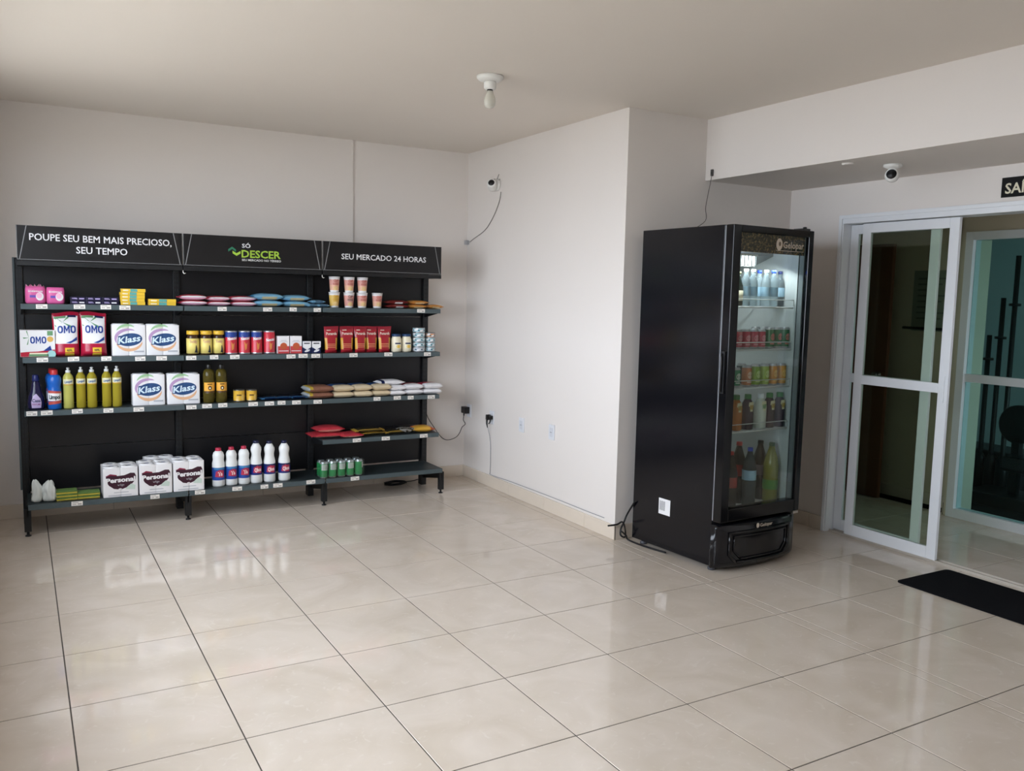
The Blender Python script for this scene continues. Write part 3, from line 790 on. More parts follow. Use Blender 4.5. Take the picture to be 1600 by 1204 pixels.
def klass_print(t, w, h, fn):
    cx, cz = 0.0, h*.50; a, b = w*.40, h*.30
    arc(t, cx, cz+.004, a, b, .02, math.pi*.35, math.pi*1.15, fn(.001), 0); arc(t, cx, cz-.002, a, b*1.05, .02, math.pi*1.1, math.pi*1.95, fn(.001), 1)
    arc(t, cx-.01, cz+.03, a*.9, b*1.05, .016, math.pi*.3, math.pi*.85, fn(.0014), 2)
    t.rect(-w*.2, -.002, h*.86, h*.97, fn(.001), 6, 4, 1)
    t.fan(ell(cx+.005, cz, w*.37, h*.2, 28, .12), fn(.002), 3); t.text('Klass', cx, cz-h*.085, w*.70, h*.21, fn(.003), 3, .13, .1, .13); t.text('Klass', cx, cz-h*.085, w*.66, h*.20, fn(.004), 4, .025, .1, .14)
    t.rect(w*.14, w*.44, h*.1, h*.15, fn(.001), 5, 4, 1)
    return [C('print_mauve', '#b795bd'), C('print_apricot', '#e6b48a'), C('print_leaf', '#9cc495'), C('print_deep_blue', '#274a78'), C('print_ice', '#d9ecf8'), C('print_grey', '#b9bac0'), C('print_pale_green', '#d5dcc8')]
for (a, b, yt, Z, lb) in ((175, 227.5, 505.5, Z2, 'two-roll paper pack lettered Klass, left one above the other pair'), (228.5, 280, 506, Z2, 'two-roll paper pack lettered Klass, next to the yellow lidded jars'),
                          (207, 257.5, 583.5, Z3, 'two-roll paper pack lettered Klass, beside the yellow soap bottles'), (261, 312, 583, Z3, 'two-roll paper pack lettered Klass, beside the cooking oil bottles')):
    X, w = span(a, b, yt+20, .62); h = hgt((a+b)/2, yt, .62, Z)
    paper_pack('kitchen_paper_pack', lb, (X, .665, Z), w, w/2, h, 'two-roll paper packs', klass_print)

def wrap(R):
    """print wrapped round a can or bottle of radius R(z)"""
    def g(off=.001):
        def f(x, z):
            q = R(z)+off; a = x/q
            return (q*math.sin(a), -q*math.cos(a), z)
        return f
    return g
# --- row 2, middle bay: jars, cans, cartons
for i, (a, b) in enumerate(((292, 312), (313.5, 332.5), (333.5, 351.5))):
    X, w = span(a, b, 535, .62); h = hgt(a, 516.5, .62, Z2); R = w/2
    r = thing('drink_mix_jar', nth(i, 3)+' chocolate jar with yellow label and lid', 'jar', (X, .64, Z2), 0, 'yellow labelled jars')
    MB().lathe([(R*.9, 0), (R, .004), (R, h*.7), (R*.88, h*.76), (R*.88, h*.84)], 20).build('jar_body', C('jar_brown', '#3a2418', .2), r)
    MB().lathe([(R*.95, h*.84), (R*.97, h*.85), (R*.97, h*.99), (R*.92, h)], 20).build('lid', C('lid_yellow', '#dfb236', .4), r)
    MB().lathe([(R*1.005, h*.05), (R*1.005, h*.68)], 20).build('label', C('label_pale_yellow', '#ecd87c', .4), r)
    t = MB(); fn = wrap(lambda z: R)(.0014)
    t.text('Toddy', -R*.1, h*.5, R*1.2, h*.12, fn, 0, .02); t.fan([(R*.1, h*.1), (R*.6, h*.08), (R*.55, h*.25), (R*.42, h*.4), (R*.3, h*.38), (R*.25, h*.22)], fn, 1)
    t.build('print', [C('print_rose', '#cf9a86'), G_INKD], r)
for i, (a, b) in enumerate(((352, 372), (373, 392), (392.5, 411), (412.5, 430.6))):
    X, w = span(a, b, 535, .62); h = hgt(a, 516.5, .62, Z2); R = w/2
    r = thing('milk_powder_can', 'all-red powder can next to the white and red cartons' if i == 3 else nth(i, 3)+' powder can with blue top and red base', 'can', (X, .64, Z2), 0, 'red and blue powder cans')
    MB().lathe([(R*.96, 0), (R, .003), (R, .008), (R*.985, .01), (R*.985, h*.72), (R*.985, h-.01), (R, h-.006), (R, h-.001), (R*.93, h), (R*.9, h-.004), (0, h-.004)], 20, mi=[1, 1, 1, 0, 2 if i < 3 else 0, 1, 1, 1, 1, 1]).build('can_body', [C('can_red', '#c8303f', .28), G_SILV, C('can_blue', '#23408c', .28)], r)
    t = MB(); fn = wrap(lambda z: R)
    t.text('Nescau', 0, h*(.62 if i < 3 else .56), R*1.5, h*.13, fn(.0012), 0, .03, 0, .15)
    t.fan([(-R*.2, h*.55), (R*.1, h*.42), (R*.35, h*.5), (R*.2, h*.22), (-R*.1, h*.16)], fn(.001), 1)
    t.build('print', [G_WHITE, C('print_amber', '#d98a4a')], r)
for i, (a, b) in enumerate(((433, 451), (452.5, 470.5))):
    X, w = span(a, b, 540, .62); h = hgt(a, 524.5, .62, Z2)
    r = thing('cream_carton', nth(i, 2)+' small white and red carton beside the powder cans', 'carton', (X, .63, Z2), 0, 'white and red cartons')
    MB().box(-w/2, w/2, -.03, .03, 0, h).build('carton', G_WHITE, r, bevel=.002)
    fn = lambda x, z: (x, -.0312, z); fn2 = lambda x, z: (x, -.0318, z)
    t = MB(); t.rect(-w/2, w/2, .001, h*.42, fn, 0, 1, 1); t.fan(ell(0, h*.42, w*.3, w*.3), fn2, 1); t.rect(-w*.42, w*.42, h*.13, h*.17, fn2, 2, 1, 1)
    t.rect(-w*.25, w*.25, h*.73, h*.755, fn, 3, 1, 1); t.rect(-w*.34, w*.34, h*.66, h*.68, fn, 3, 1, 1); t.build('print', [C('carton_red', '#cc4a4c', .35), C('tomato', '#c05a38'), G_WHITE, C('print_grey', '#b9bac0')], r)
for i, (a, b) in enumerate(((471.5, 485), (486, 500))):
    X, w = span(a, b, 540, .62); h = hgt(a, 532.5, .62, Z2)
    r = thing('cream_carton', nth(i, 2)+' small white and navy carton at the middle shelf end', 'carton', (X, .625, Z2), 0, 'white and navy cartons')
    MB().box(-w/2, w/2, -.025, .025, 0, h).build('carton', G_NAVY, r, bevel=.002)
    fn = lambda x, z: (x, -.0262, z); fn2 = lambda x, z: (x, -.0268, z)
    t = MB(); t.fan([(-w/2+.001, h-.001), (-w/2+.001, h*.5), (0, h*.28), (w/2-.001, h*.5), (w/2-.001, h-.001)][::-1], fn, 0); t.rect(-w*.33, w*.33, h*.77, h*.86, fn2, 1, 1, 1); t.fan(ell(.002, h*.2, w*.33, h*.09, 14, .3), fn2, 0)
    t.build('print', [G_WHITE, G_INKD], r)
# --- row 2, right bay
wheres = ('leftmost maroon sauce pouch, set apart from the other four', 'maroon sauce pouch, second from left', 'maroon sauce pouch in the middle of the five', 'maroon sauce pouch, fourth from left', 'maroon sauce pouch next to the mayonnaise jars')
for i, (a, b) in enumerate(((505.5, 528.5), (531, 554), (553, 573), (571, 591), (590, 611))):
    X, w = span(a, b, 530, .62); h = hgt(a, 509.5, .62, Z2)
    r = thing('sauce_pouch', wheres[i], 'pouch', (X, .62+(.012 if i % 2 else 0), Z2), 0, 'maroon sauce pouches')
    m = MB(); f = pouch(m, w, h, .05, lambda u, v, fr: 1 if (v > .9) else (2 if (.1 < v < .55 and abs(u) > .66) else 0), nu=12, nv=16, wave=.001, ph=i*1.3, taper=.2)
    m.build('film', [C('pouch_tomato', '#a3262f', .25), G_MAROON, C('pouch_amber', '#d09a2e', .3)], r)
    t = MB(); fn = f(.0015)
    t.text('Pomarola', 0, h*.68, w*.7, h*.1, fn, 0, .03); t.rect(-w*.33, -w*.05, h*.84, h*.87, fn, 0, 4, 1)
    for q in (.2, .26, .32): t.rect(-w*.28, w*.28, h*q, h*(q+.018), fn, 1, 4, 1)
    t.build('print', [C('print_sand', '#e8cfc0'), C('print_peach', '#e59a66')], r)
for i, (a, b) in enumerate(((612, 627.5), (628.3, 643))):
    X, w = span(a, b, 540, .62); h = hgt(a, 521.5, .62, Z2); R = w/2
    r = thing('mayonnaise_jar', nth(i, 2)+' cream mayonnaise jar with blue lid', 'jar', (X, .63, Z2), 0, 'mayonnaise jars')
    MB().lathe([(R*.85, 0), (R, .008), (R, h*.68), (R*.8, h*.84), (R*.8, h*.88)], 20).build('jar_body', C('mayo_cream', '#ece2c6', .25), r)
    MB().lathe([(R*.86, h*.86), (R*.88, h*.87), (R*.88, h*.98), (R*.82, h)], 20).build('lid', C('lid_blue', '#1d3c63', .4), r)
    t = MB(); fn = wrap(lambda z: R)(.001); t.rect(-R*.7, R*.7, h*.2, h*.55, fn, 0, 8, 1); fn = wrap(lambda z: R)(.0016)
    t.rect(-R*.6, R*.6, h*.44, h*.52, fn, 1, 8, 1); t.fan(ell(R*.1, h*.31, R*.45, h*.08), fn, 2); t.build('label', [G_CREAM, G_NAVY, G_YEL], r)
def fish_can(label, loc, R, h, top, group):
    r = thing('fish_can', label, 'can', loc, random.uniform(-.6, .6), group)
    MB().lathe([(R*.95, 0), (R, .002), (R, .005), (R*.975, .006), (R*.975, h-.006), (R, h-.005), (R, h-.001), (R*.94, h), (R*.92, h-.003), (0, h-.003)], 18, mi=[1, 1, 1, 0, 1, 1, 1, 1, 1]).build('can_body', [top, G_SILV], r)
    t = MB(); fn = wrap(lambda z: R*.975)(.0008)
    for k in range(5):
        c = -R*2+k*R*1.0; t.fan(ell(c, h*.5+(.004 if k % 2 else -.003), R*.42, h*.2, 12, .25), fn, 0); t.fan(ell(c+R*.45, h*.45, R*.2, h*.14, 10, -.3), fn, 1)
    t.build('print', [G_WHITE, C('print_ocean', '#2d5f70')], r)
X, w = span(646, 664, 530, .62); H = hgt(655, 511.5, .62, Z2)
M_AQ = C('can_aqua', '#a7ccd2', .3)
nm = ('bottom', 'second', 'third', 'fourth', 'top')
for k in range(5): fish_can(f'{nm[k]} blue fish can in the tall stack of five', (X, .63, Z2+k*H/5), w/2, H/5, M_AQ if k else C('can_pale', '#cfd6dd', .3), 'fish cans')
X, w = span(665.5, 680, 535, .62); H = hgt(672, 519.6, .62, Z2)
for k in range(4): fish_can('orange-wrapped fish can on top of the short stack' if k == 3 else f'{("bottom", "second", "third")[k]} blue fish can in the short stack at shelf end', (X, .63, Z2+k*H/4), w/2, H/4, C('can_peach', '#d99a6a', .35) if k == 3 else M_AQ, 'fish cans')

# --- row 3, left bay: cleaning bottles
def bottle(name, label, cat, loc, prof, mbody, cap=None, mcap=None, labz=None, mlab=None, printer=None, group=None, n=20, dy=1.0, n_cap=14):
    r = thing(name, label, cat, loc, 0, group)
    m = MB().lathe(prof, n); m.v = [(x, y*dy, z) for x, y, z in m.v]; m.build('bottle_body', mbody, r)
    if cap: MB().lathe(cap, n_cap).build('cap', mcap, r)
    def R(z):
        for (r0, z0), (r1, z1) in zip(prof, prof[1:]):
            if z0 <= z <= z1 and z1 > z0: return r0+(r1-r0)*(z-z0)/(z1-z0)
        return prof[-1][0]
    if labz:
        z0, z1 = labz; k = 6
        m = MB().lathe([(R(z0+(z1-z0)*i/k)+.0008, z0+(z1-z0)*i/k) for i in range(k+1)], n)
        m.f = m.f[:-2]; m.m = m.m[:-2]; m.s = m.s[:-2]
        m.v = [(x, y*dy, z) for x, y, z in m.v]; m.build('label', mlab, r)
    if printer:
        t = MB()
        def g(off=.0016):
            def f(x, z):
                q = R(z)+off; a = x/q
                return (q*math.sin(a), -q*math.cos(a)*dy - (0 if dy == 1 else .0006), z)
            return f
        mats = printer(t, R, g); t.build('print', mats, r)
    return r
X, w = span(42.5, 70, 615, .62); h = hgt(56, 585.5, .62, Z3); R0 = w/2
def pp(t, R, g):
    t.fan([(-R0*.55, h*.05), (R0*.55, h*.05), (R0*.62, h*.2), (R0*.5, h*.32), (0, h*.46), (-R0*.35, h*.4), (-R0*.62, h*.22)], g(), 0, (0, h*.2)); t.text('Casa', 0, h*.22, R0*1.0, h*.09, g(.0024), 1, .03); t.text('PERFUME', 0, h*.13, R0*1.0, h*.05, g(.0024), 2, .02)
    return [C('label_lilac', '#c3b2d6'), G_NAVY, C('print_violet', '#8b3f7c')]
bottle('cleaner_bottle', 'dark purple perfumed cleaner bottle with a lilac label', 'bottle', (X, .64, Z3), [(R0*.85, 0), (R0, .01), (R0, h*.2), (R0*.92, h*.35), (R0*.62, h*.55), (R0*.52, h*.68), (R0*.5, h*.74), (R0*.36, h*.8), (R0*.34, h*.84)], C('bottle_violet', '#1e1a3e', .12),
       [(R0*.4, h*.82), (R0*.42, h*.83), (R0*.38, h*.98), (R0*.3, h)], C('cap_navy', '#232a63', .3), printer=pp, dy=.6)
X, w = span(74, 96, 610, .62); h = hgt(85, 577, .62, Z3); R0 = w/2
bp = [(R0*.9, 0), (R0, .006), (R0, h*.5), (R0*.9, h*.56), (R0*1.02, h*.66), (R0*1.08, h*.76), (R0*.85, h*.85), (R0*.5, h*.88)]
def pl(t, R, g):
    t.rect(-R0*1.2, R0*1.2, h*.22, h*.42, g(), 0, 10, 2); t.text('Limpol', 0, h*.27, R0*1.7, h*.1, g(.0026), 1, .04)
    t.fan([(-R0*1.1, h*.12), (R0*1.1, h*.16), (R0*1.1, h*.23), (-R0*1.1, h*.2)], g(.0022), 2); t.fan([(-R0*1.1, h*.42), (R0*1.1, h*.4), (R0*1.1, h*.45), (-R0*1.1, h*.49)], g(.0022), 2)
    return [G_WHITE, C('print_black_teal', '#16343c'), C('print_brick', '#c0534a')]
for lb, yy, xo in (('bright blue cleaner bottle with red cap and white label', .62, 0), ('second blue cleaner bottle with red cap, hidden behind the front one', .73, -.006)):
    bottle('cleaner_bottle', lb, 'bottle', (X+xo, yy, Z3), bp, C('bottle_blue', '#1b5fb8', .25), [(R0*.56, h*.86), (R0*.58, h*.87), (R0*.54, h*.99), (R0*.48, h)], C('cap_red', '#c43338', .35), printer=pl, group='blue cleaner bottles')
M_SOAP = C('soap_yellow', '#c9c566', .15, trans=.15); M_SOAP2 = C('soap_clear_yellow', '#c4b23a', .08, trans=.4, ior=1.2); M_CAPW = C('cap_white', '#e6e8e6', .35)
def soap_print(t, R, g):
    t.rect(-R0*1.1, R0*1.1, h*.60, h*.72, g(), 0, 10, 1); t.text('Limpol', 0, h*.635, R0*1.5, h*.055, g(.0026), 1, .04, 0, .12); t.rect(-R0, R0, h*.575, h*.6, g(), 2, 10, 1)
    return [C('label_cream', '#ddd9b4'), C('print_steel_blue', '#4f6d9c'), C('print_mustard', '#c79a26')]
for i, (a, b, yt) in enumerate(((98, 116, 574), (118.5, 135, 573), (135.5, 152.5, 573), (159, 175, 572), (175, 191, 571.5))):
    X, w = span(a, b, 610, .62); h = hgt((a+b)/2, yt, .62, Z3); R0 = w/2*.95
    bottle('dish_soap_bottle', ('opaque pale yellow dish soap bottle beside blue cleaner bottle' if i == 0 else nth(i-1, 4)+' of four clear yellow dish soap bottles'), 'bottle', (X, .63, Z3),
           [(R0*.9, 0), (R0, .006), (R0*.97, h*.3), (R0*.95, h*.55), (R0, h*.6), (R0, h*.74), (R0*.85, h*.8), (R0*.5, h*.86), (R0*.42, h*.88)], M_SOAP if i == 0 else M_SOAP2,
           [(R0*.46, h*.87), (R0*.48, h*.9), (R0*.46, h*.93), (R0*.2, h*.945), (R0*.2, h*.965), (R0*.32, h*.97), (R0*.3, h*.99), (R0*.15, h)], M_CAPW, printer=soap_print, group='yellow dish soap bottles')
# --- row 3, middle bay
M_OIL = C('cooking_oil', '#6f6128', .06, trans=.55, ior=1.3)
for i, (a, b) in enumerate(((317.5, 336), (337, 355))):
    X, w = span(a, b, 600, .62); h = hgt((a+b)/2, 568.5, .62, Z3); R0 = w/2
    def oilp(t, R, g):
        t.rect(-R0*1.1, R0*1.1, h*.31, h*.53, g(.0012), 0, 10, 2); t.rect(-R0*1.1, R0*1.1, h*.27, h*.31, g(.0012), 1, 10, 1); t.rect(-R0*.4, R0*.4, h*.475, h*.5, g(.002), 1, 6, 1); t.fan(ell(0, h*.39, R0*.32, h*.055), g(.002), 1); t.fan(ell(0, h*.385, R0*.14, h*.025), g(.0026), 2)
        return [C('label_oil', '#e8a93c', .4), C('print_umber', '#4b2e10'), G_CREAM]
    bottle('oil_bottle', nth(i, 2)+' cooking oil bottle with orange label and dark cap', 'bottle', (X, .63, Z3), [(R0*.9, 0), (R0, .006), (R0, h*.26), (R0*.97, h*.28), (R0*.97, h*.55), (R0, h*.57), (R0, h*.76), (R0*.85, h*.84), (R0*.4, h*.88)], M_OIL,
           [(R0*.44, h*.87), (R0*.46, h*.88), (R0*.44, h*.98), (R0*.38, h)], C('cap_black', '#1b1916', .35), printer=oilp, group='cooking oil bottles')
for i, (a, b) in enumerate(((365, 383), (385, 402))):
    X, w = span(a, b, 618, .62); h = hgt((a+b)/2, 608, .62, Z3); R0 = w/2
    r = thing('corn_can', nth(i, 2)+' short yellow food can in the middle bay', 'can', (X, .63, Z3), 0, 'short yellow cans')
    MB().lathe([(R0*.96, 0), (R0, .002), (R0, .006), (R0*.98, .008), (R0*.98, h-.008), (R0, h-.006), (R0, h-.001), (R0*.95, h), (R0*.92, h-.004), (0, h-.004)], 20, mi=[1, 1, 1, 0, 1, 1, 1, 1, 1]).build('can_body', [C('can_yellow', '#dcae3e', .3), C('can_grey_rim', '#6c6862', .3, metal=.8)], r)
    t = MB(); fn = wrap(lambda z: R0)(.0008); t.rect(-R0*.6, R0*.2, h*.5, h*.6, fn, 0, 6, 1); t.fan(ell(R0*.5, h*.35, R0*.35, h*.25), fn, 1); t.build('print', [C('print_umber', '#4b2e10'), C('print_corn', '#ecc768')], r)
for i, (a, b) in enumerate(((409, 432), (430, 455), (453, 476))):
    X, w = span(a, b, 620, .64)
    bag('juice_sachet', nth(i, 3)+' flat dark blue packet between yellow cans and bean bags', 'packet', (X, .66, Z3), w, .13, .022, [C('packet_navy', '#12213f', .25, var=.3, vscale=25), C('packet_blue', '#3d6f9a', .25)], lambda u, v, t: 1 if (abs(v+.6) < .15 and t) or abs(u) > .88 else 0, random.uniform(-.1, .1), 'dark blue packets', seed=50+i)
# --- row 3, right bay: staples
YZ = .66
pair([(474, 517, 601, 2)], Z3, YZ, .2, 'bean_bag', 'bag', [G_BROWN, C('bean_print', '#b79a3a', .3), C('bean_film', '#a9aeb0', .25)], lambda u, v, t: (2 if u < -.85 else 1 if (u < -.55 and t) else 0), ['lower brown bean bag beside the rice bags', 'upper brown bean bag beside the rice bags'], 'brown bean bags', seed0=60, seal=0, pw=(4.5, 5.0))
RB = C('rice_print_blue', '#1f4374', .3)
pair([(514, 548, 600, 2), (546, 577, 599, 2), (575, 605, 598, 2)], Z3, YZ, .22, 'rice_bag', 'bag', [G_BEIGE, RB], lambda u, v, t: 1 if (t and v > -.15) else 0,
     ['%s beige rice bag in the %s rice stack' % (p, q) for q in ('left', 'middle', 'right') for p in ('lower', 'upper')], 'beige rice bags', seed0=70, seal=0, pw=(4.5, 5.0))
pair([(602, 628, 600, 2)], Z3, YZ, .2, 'sugar_bag', 'bag', [G_SUGAR], lambda u, v, t: 0, ['bottom plain white sugar bag below two others', 'plain white sugar bag under the crosswise one'], 'plain white sugar bags', seed0=80, seal=0, pw=(4.5, 5.0))
X, w = span(591, 628, 597, .64); z6 = Z3+hgt(615, 600, YZ, Z3)
bag('sugar_bag', 'white sugar bag with navy end lying on top of the others', 'bag', (X, YZ, z6), w, .15, hgt(610, 592, .66, z6), [G_SUGAR, G_NAVY], lambda u, v, t: 1 if -.85 < u < -.55 else 0, 0, None, 82)
pair([(627, 656, 598, 2), (655, 685, 597, 2)], Z3, YZ, .2, 'flour_bag', 'bag', [G_SUGAR, C('flour_red', '#a32a43', .3)], lambda u, v, t: 1 if t and v > -.1 else 0,
     ['%s white flour bag with red print in the %s stack' % (p, q) for q in ('left', 'right') for p in ('lower', 'upper')], 'white and red flour bags', seed0=85, seal=0, pw=(4.5, 5.0))
# --- row 4, right bay
RD = [C('bag_scarlet', '#bf3a44', .3, var=.15, vscale=20), C('bag_peach', '#e0a79a', .35)]
e4 = lambda u, v, t: 1 if (v < -.6 and not t) else 0
for (a, b, k, d, lb) in ((484, 535, 0, .22, 'flat red bag under the upper red bag on the low shelf'), (530, 561, 0, .2, 'flat red bag next to the black and yellow packets'), (492, 532, 1, .17, 'upper red bag lying on another red bag')):
    yb_ = .64 if a == 530 else .715
    X, w = span(a, b, 680, yb_)
    bag('corn_flour_bag', lb, 'bag', (X, yb_, Z4+k*.036), w, d, .036+.014*k, RD, e4, random.uniform(-.1, .1), 'red bags on the low shelf', seed=90+a)
PK = [C('packet_olive', '#3a3320', .25, var=.4, vscale=40), C('packet_gold', '#b8923a', .3)]
for (a, b, k, lb) in ((560, 602, 0, 'black and gold packet beside the red bags'), (555, 596, 1, 'black and gold packet lying on another one'), (600, 632, 0, 'thin black and gold packet in the middle of the low shelf')):
    X, w = span(a, b, 676, .65)
    bag('spice_packet', lb, 'packet', (X, .67, Z4+k*.026), w, .14, .026, PK, lambda u, v, t: 1 if (abs(v+.75) < .15 or abs(u) > .85) else 0, random.uniform(-.08, .08), 'black and gold packets', seed=110+a)
X, w = span(625, 648, 670, .65); bag('spice_packet', 'silver and black packet leaning on the yellow packet', 'packet', (X, .67, Z4+.0), w, .15, .04, [C('packet_silver', '#8e8a84', .25, var=.4, vscale=40), PK[0]], lambda u, v, t: 1 if math.sin(7*u+5*v) > .3 else 0, .35, None, 131)
X, w = span(645, 674, 670, .65); bag('snack_packet', 'yellow and orange packet at the right end of the low shelf', 'packet', (X, .66, Z4), w, .16, .05, [C('packet_yellow', '#d2a03c', .3, var=.15, vscale=20), C('packet_rust', '#b8542c', .3)], lambda u, v, t: 1 if u > .55 or (t and v > .2) else 0, -.1, None, 132)
# --- base shelf
for i, (a, b, yt) in enumerate(((48.5, 66, 752), (67, 90, 753))):
    X, w = span(a, b, 770, .50); h = hgt((a+b)/2, yt, .50, Z5); r0 = w/2
    m = MB()
    prof = [(.55, 0), (.9, .05), (1.0, .15), (1.0, .27), (.9, .4), (.97, .52), (.9, .64), (.8, .76), (.62, .88), (.42, .96), (.2, 1.0), (0, .97)]
    m.lathe([(r0*a_, h*b_) for a_, b_ in prof], 36)
    def crumple(x, y, z):
        a = math.atan2(y, x); q = z/h
        k = 1+.10*math.sin(5*a+4*q+i*2)+.07*math.sin(11*a-9*q+i)+.05*math.sin(17*a+23*q)
        return (x*k*1.02+.012*math.sin(4*q+i*2.2)*q, y*k*.9, z*(1+.05*math.sin(3*a+i)*q))
    m.v = [crumple(*q) for q in m.v]
    o = m.build('plastic_sack', G_FILM, None, (X, .545, Z5)); tag(o, ('left white translucent plastic sack on the base shelf end', 'right white translucent plastic sack beside the green sponge packs')[i], 'sack', 'white plastic sacks')
for (a, b, n, yt, nmx) in ((88, 121, 3, 766, 'left'), (121.5, 156.5, 2, 768, 'right')):
    X, w = span(a, b, 774, .52); h = hgt((a+b)/2, yt, .52, Z5)/n
    for k in range(n):
        lv = ('bottom', 'middle', 'top')[k] if n == 3 else ('lower', 'upper')[k]
        r = thing('sponge_pack', f'{lv} yellow and green sponge pack in the {nmx} stack', 'sponge', (X, .555, Z5+k*h), random.uniform(-.05, .05), 'yellow and green sponge packs')
        MB().box(-w/2, w/2, -.045, .045, 0, h*.55).build('foam', C('foam_yellow', '#b9a83e', .8, var=.15, vscale=60), r, bevel=.004)
        MB().box(-w/2, w/2, -.045, .045, h*.55, h-.0008).build('scourer', C('scourer_green', '#5d7a3c', .9, var=.2, vscale=80), r, bevel=.002)
def personal_print(t, w, h, fn):
    s_ = [(-.42, .72), (-.3, .75), (-.1, .70), (.1, .71), (.28, .78), (.40, .77), (.44, .68), (.43, .55), (.33, .42), (.16, .3), (0, .24), (-.2, .28), (-.34, .4), (-.42, .55)]
    t.fan([(a*w, b*h) for a, b in s_], fn(.0012), 0, (0, .5*h)); t.fan([(-.43*w, .70*h), (-.3*w, .78*h), (-.12*w, .74*h), (-.1*w, .7*h), (-.3*w, .73*h)][::-1], fn(.0016), 3)
    t.text('Personal', 0, h*.5, w*.84, h*.145, fn(.0028), 1, .045, 0, .03); t.text('vip', 0, h*.37, w*.2, h*.07, fn(.0028), 2, 0)
    t.fan([(.12*w, .25*h), (.4*w, .22*h), (.42*w, .36*h), (.3*w, .42*h), (.2*w, .34*h)], fn(.002), 4); t.fan(ell(-.02*w, .265*h, .05*w, .02*h), fn(.0028), 1); t.rect(-.2*w, .22*w, .14*h, .165*h, fn(.0012), 2, 6, 1); t.rect(-.36*w, .3*w, .05*h, .075*h, fn(.0012), 2, 6, 1)
    return [C('print_plum', '#3a1426', .35), G_WHITE, C('print_grey', '#b9bac0'), C('print_wine', '#8a1f40'), C('print_mint', '#c9d8cc')]
for (a, b, yb, yt, Y, lb) in ((160, 216.5, 775, 729, .48, 'white toilet paper pack lettered Personal, left one beside the sponge packs'), (217, 270, 771, 724, .48, 'white toilet paper pack lettered Personal in the middle, with another pack behind'),
                              (270.5, 320, 766, 719, .48, 'white toilet paper pack lettered Personal beside the bleach bottles')):
    X, w = span(a, b, 745, Y); h = hgt((a+b)/2, yt, Y, Z5)
    paper_pack('toilet_paper_pack', lb, (X, Y+.095, Z5), w*.97, .19, h, 'toilet paper packs', personal_print, 2)
X, w = span(225, 275, 730, .68); paper_pack('toilet_paper_pack', 'white toilet paper pack half hidden behind the middle Personal pack', (X, .765, Z5), w*.93, .125, hgt(250, 712.5, .74, Z5), 'toilet paper packs', personal_print, 1)
for i, (a, b, yt) in enumerate(((331.5, 352, 699.5), (352.5, 371.5, 698), (372, 391, 696.5), (391, 410.5, 688), (412, 431, 688.5), (435, 454, 688))):
    X, w = span(a, b, 735, .55); h = hgt((a+b)/2, yt, .55, Z5); R0 = w/2*.97; rc = i < 3
    if rc: pr = [(R0*.92, 0), (R0, .008), (R0, h*.6), (R0*.86, h*.68), (R0*.9, h*.76), (R0*.92, h*.8), (R0*.75, h*.88), (R0*.42, h*.93)]; lz = (h*.17, h*.5)
    else: pr = [(R0*.9, 0), (R0, .01), (R0*.98, h*.5), (R0*.8, h*.62), (R0*.76, h*.68), (R0*.88, h*.78), (R0*.84, h*.84), (R0*.6, h*.9), (R0*.36, h*.95)]; lz = (h*.2, h*.45)
    def blp(t, R, g):
        c = (lz[0]+lz[1])/2
        t.fan([(-R0*.75, c-.02), (R0*.7, c-.026), (R0*.8, c+.022), (0, c+.03), (-R0*.6, c+.016)], g(.0018), 0); t.text('Ta' if rc else 'Qboa', .004, c-.012, R0*(.75 if rc else 1.2), .026, g(.0026), 1, .05, 0, .1)
        t.rect(-R0, R0, lz[1]-.014, lz[1]-.003, g(.0016), 2, 8, 1)
        return [C('print_crimson', '#b8324e'), C('print_blush', '#f2d6d4'), C('print_sky', '#3f86b5') if rc else G_NAVY]
    pos = ('leftmost red-capped white bleach bottle', 'middle red-capped white bleach bottle', 'right red-capped white bleach bottle beside the navy caps', 'left navy-capped white bleach bottle beside the red caps', 'middle navy-capped white bleach bottle', 'rightmost navy-capped white bleach bottle')[i]
    bottle('bleach_bottle', pos, 'bottle', (X, .56, Z5), pr, C('bottle_white', '#e9eae8', .3), [(R0*.46, h*(.92 if rc else .94)), (R0*.48, h*(.93 if rc else .95)), (R0*.46, h*.99), (R0*.42, h)], C('cap_raspberry', '#b32d47', .4) if rc else C('cap_midnight', '#141a3c', .4), lz, C('label_royal', '#26489a', .35) if rc else C('label_navy', '#1a2a72', .35), blp, 'white bleach bottles')
# green soda cans in a film-wrapped tray: front row and back row
Xa = at(506, 738, 1, .50).x; Xe = at(560.5, 732, 1, .50).x; h = hgt(530, 717, .50, Z5); h = min(.125, h)
dx = (Xe-Xa)/4; R0 = min(.031, dx/2*.98)
first = None
for k in range(5):
    for row in range(2):
        lb = f'{nth(k, 5)} green soda can in the {("front", "back")[row]} row of the film-wrapped pack'
        loc = (Xa+k*dx, .505+row*.064, Z5)
        if first is None:
            r = thing('soda_can', lb, 'can', loc, 0, 'green soda cans')
            MB().lathe([(R0*.75, 0), (R0*.85, .003), (R0, .012), (R0, h-.016), (R0*.84, h-.003), (R0*.84, h), (R0*.78, h), (R0*.76, h-.005), (0, h-.005)], 18, mi=[1, 1, 0, 1, 1, 1, 1, 1]).build('can_body', [C('can_green', '#2f8a50', .25, var=.15, vscale=30), G_SILV], r)
            t = MB(); fn = wrap(lambda z: R0)(.0007); t.rect(-R0*.8, R0*.8, h*.5, h*.84, fn, 0, 8, 1)
            for q in (.56, .63, .7, .77): t.rect(-R0*.6, R0*.6, h*q, h*(q+.02), wrap(lambda z: R0)(.0011), 1, 8, 1)
            t.build('print', [C('print_silver', '#c9cbc8', .35), C('print_moss', '#6f8a72')], r); first = r
        else: dup(first, lb, loc, 0 if k in (1, 2, 3) else random.choice((1.3, -1.2)))
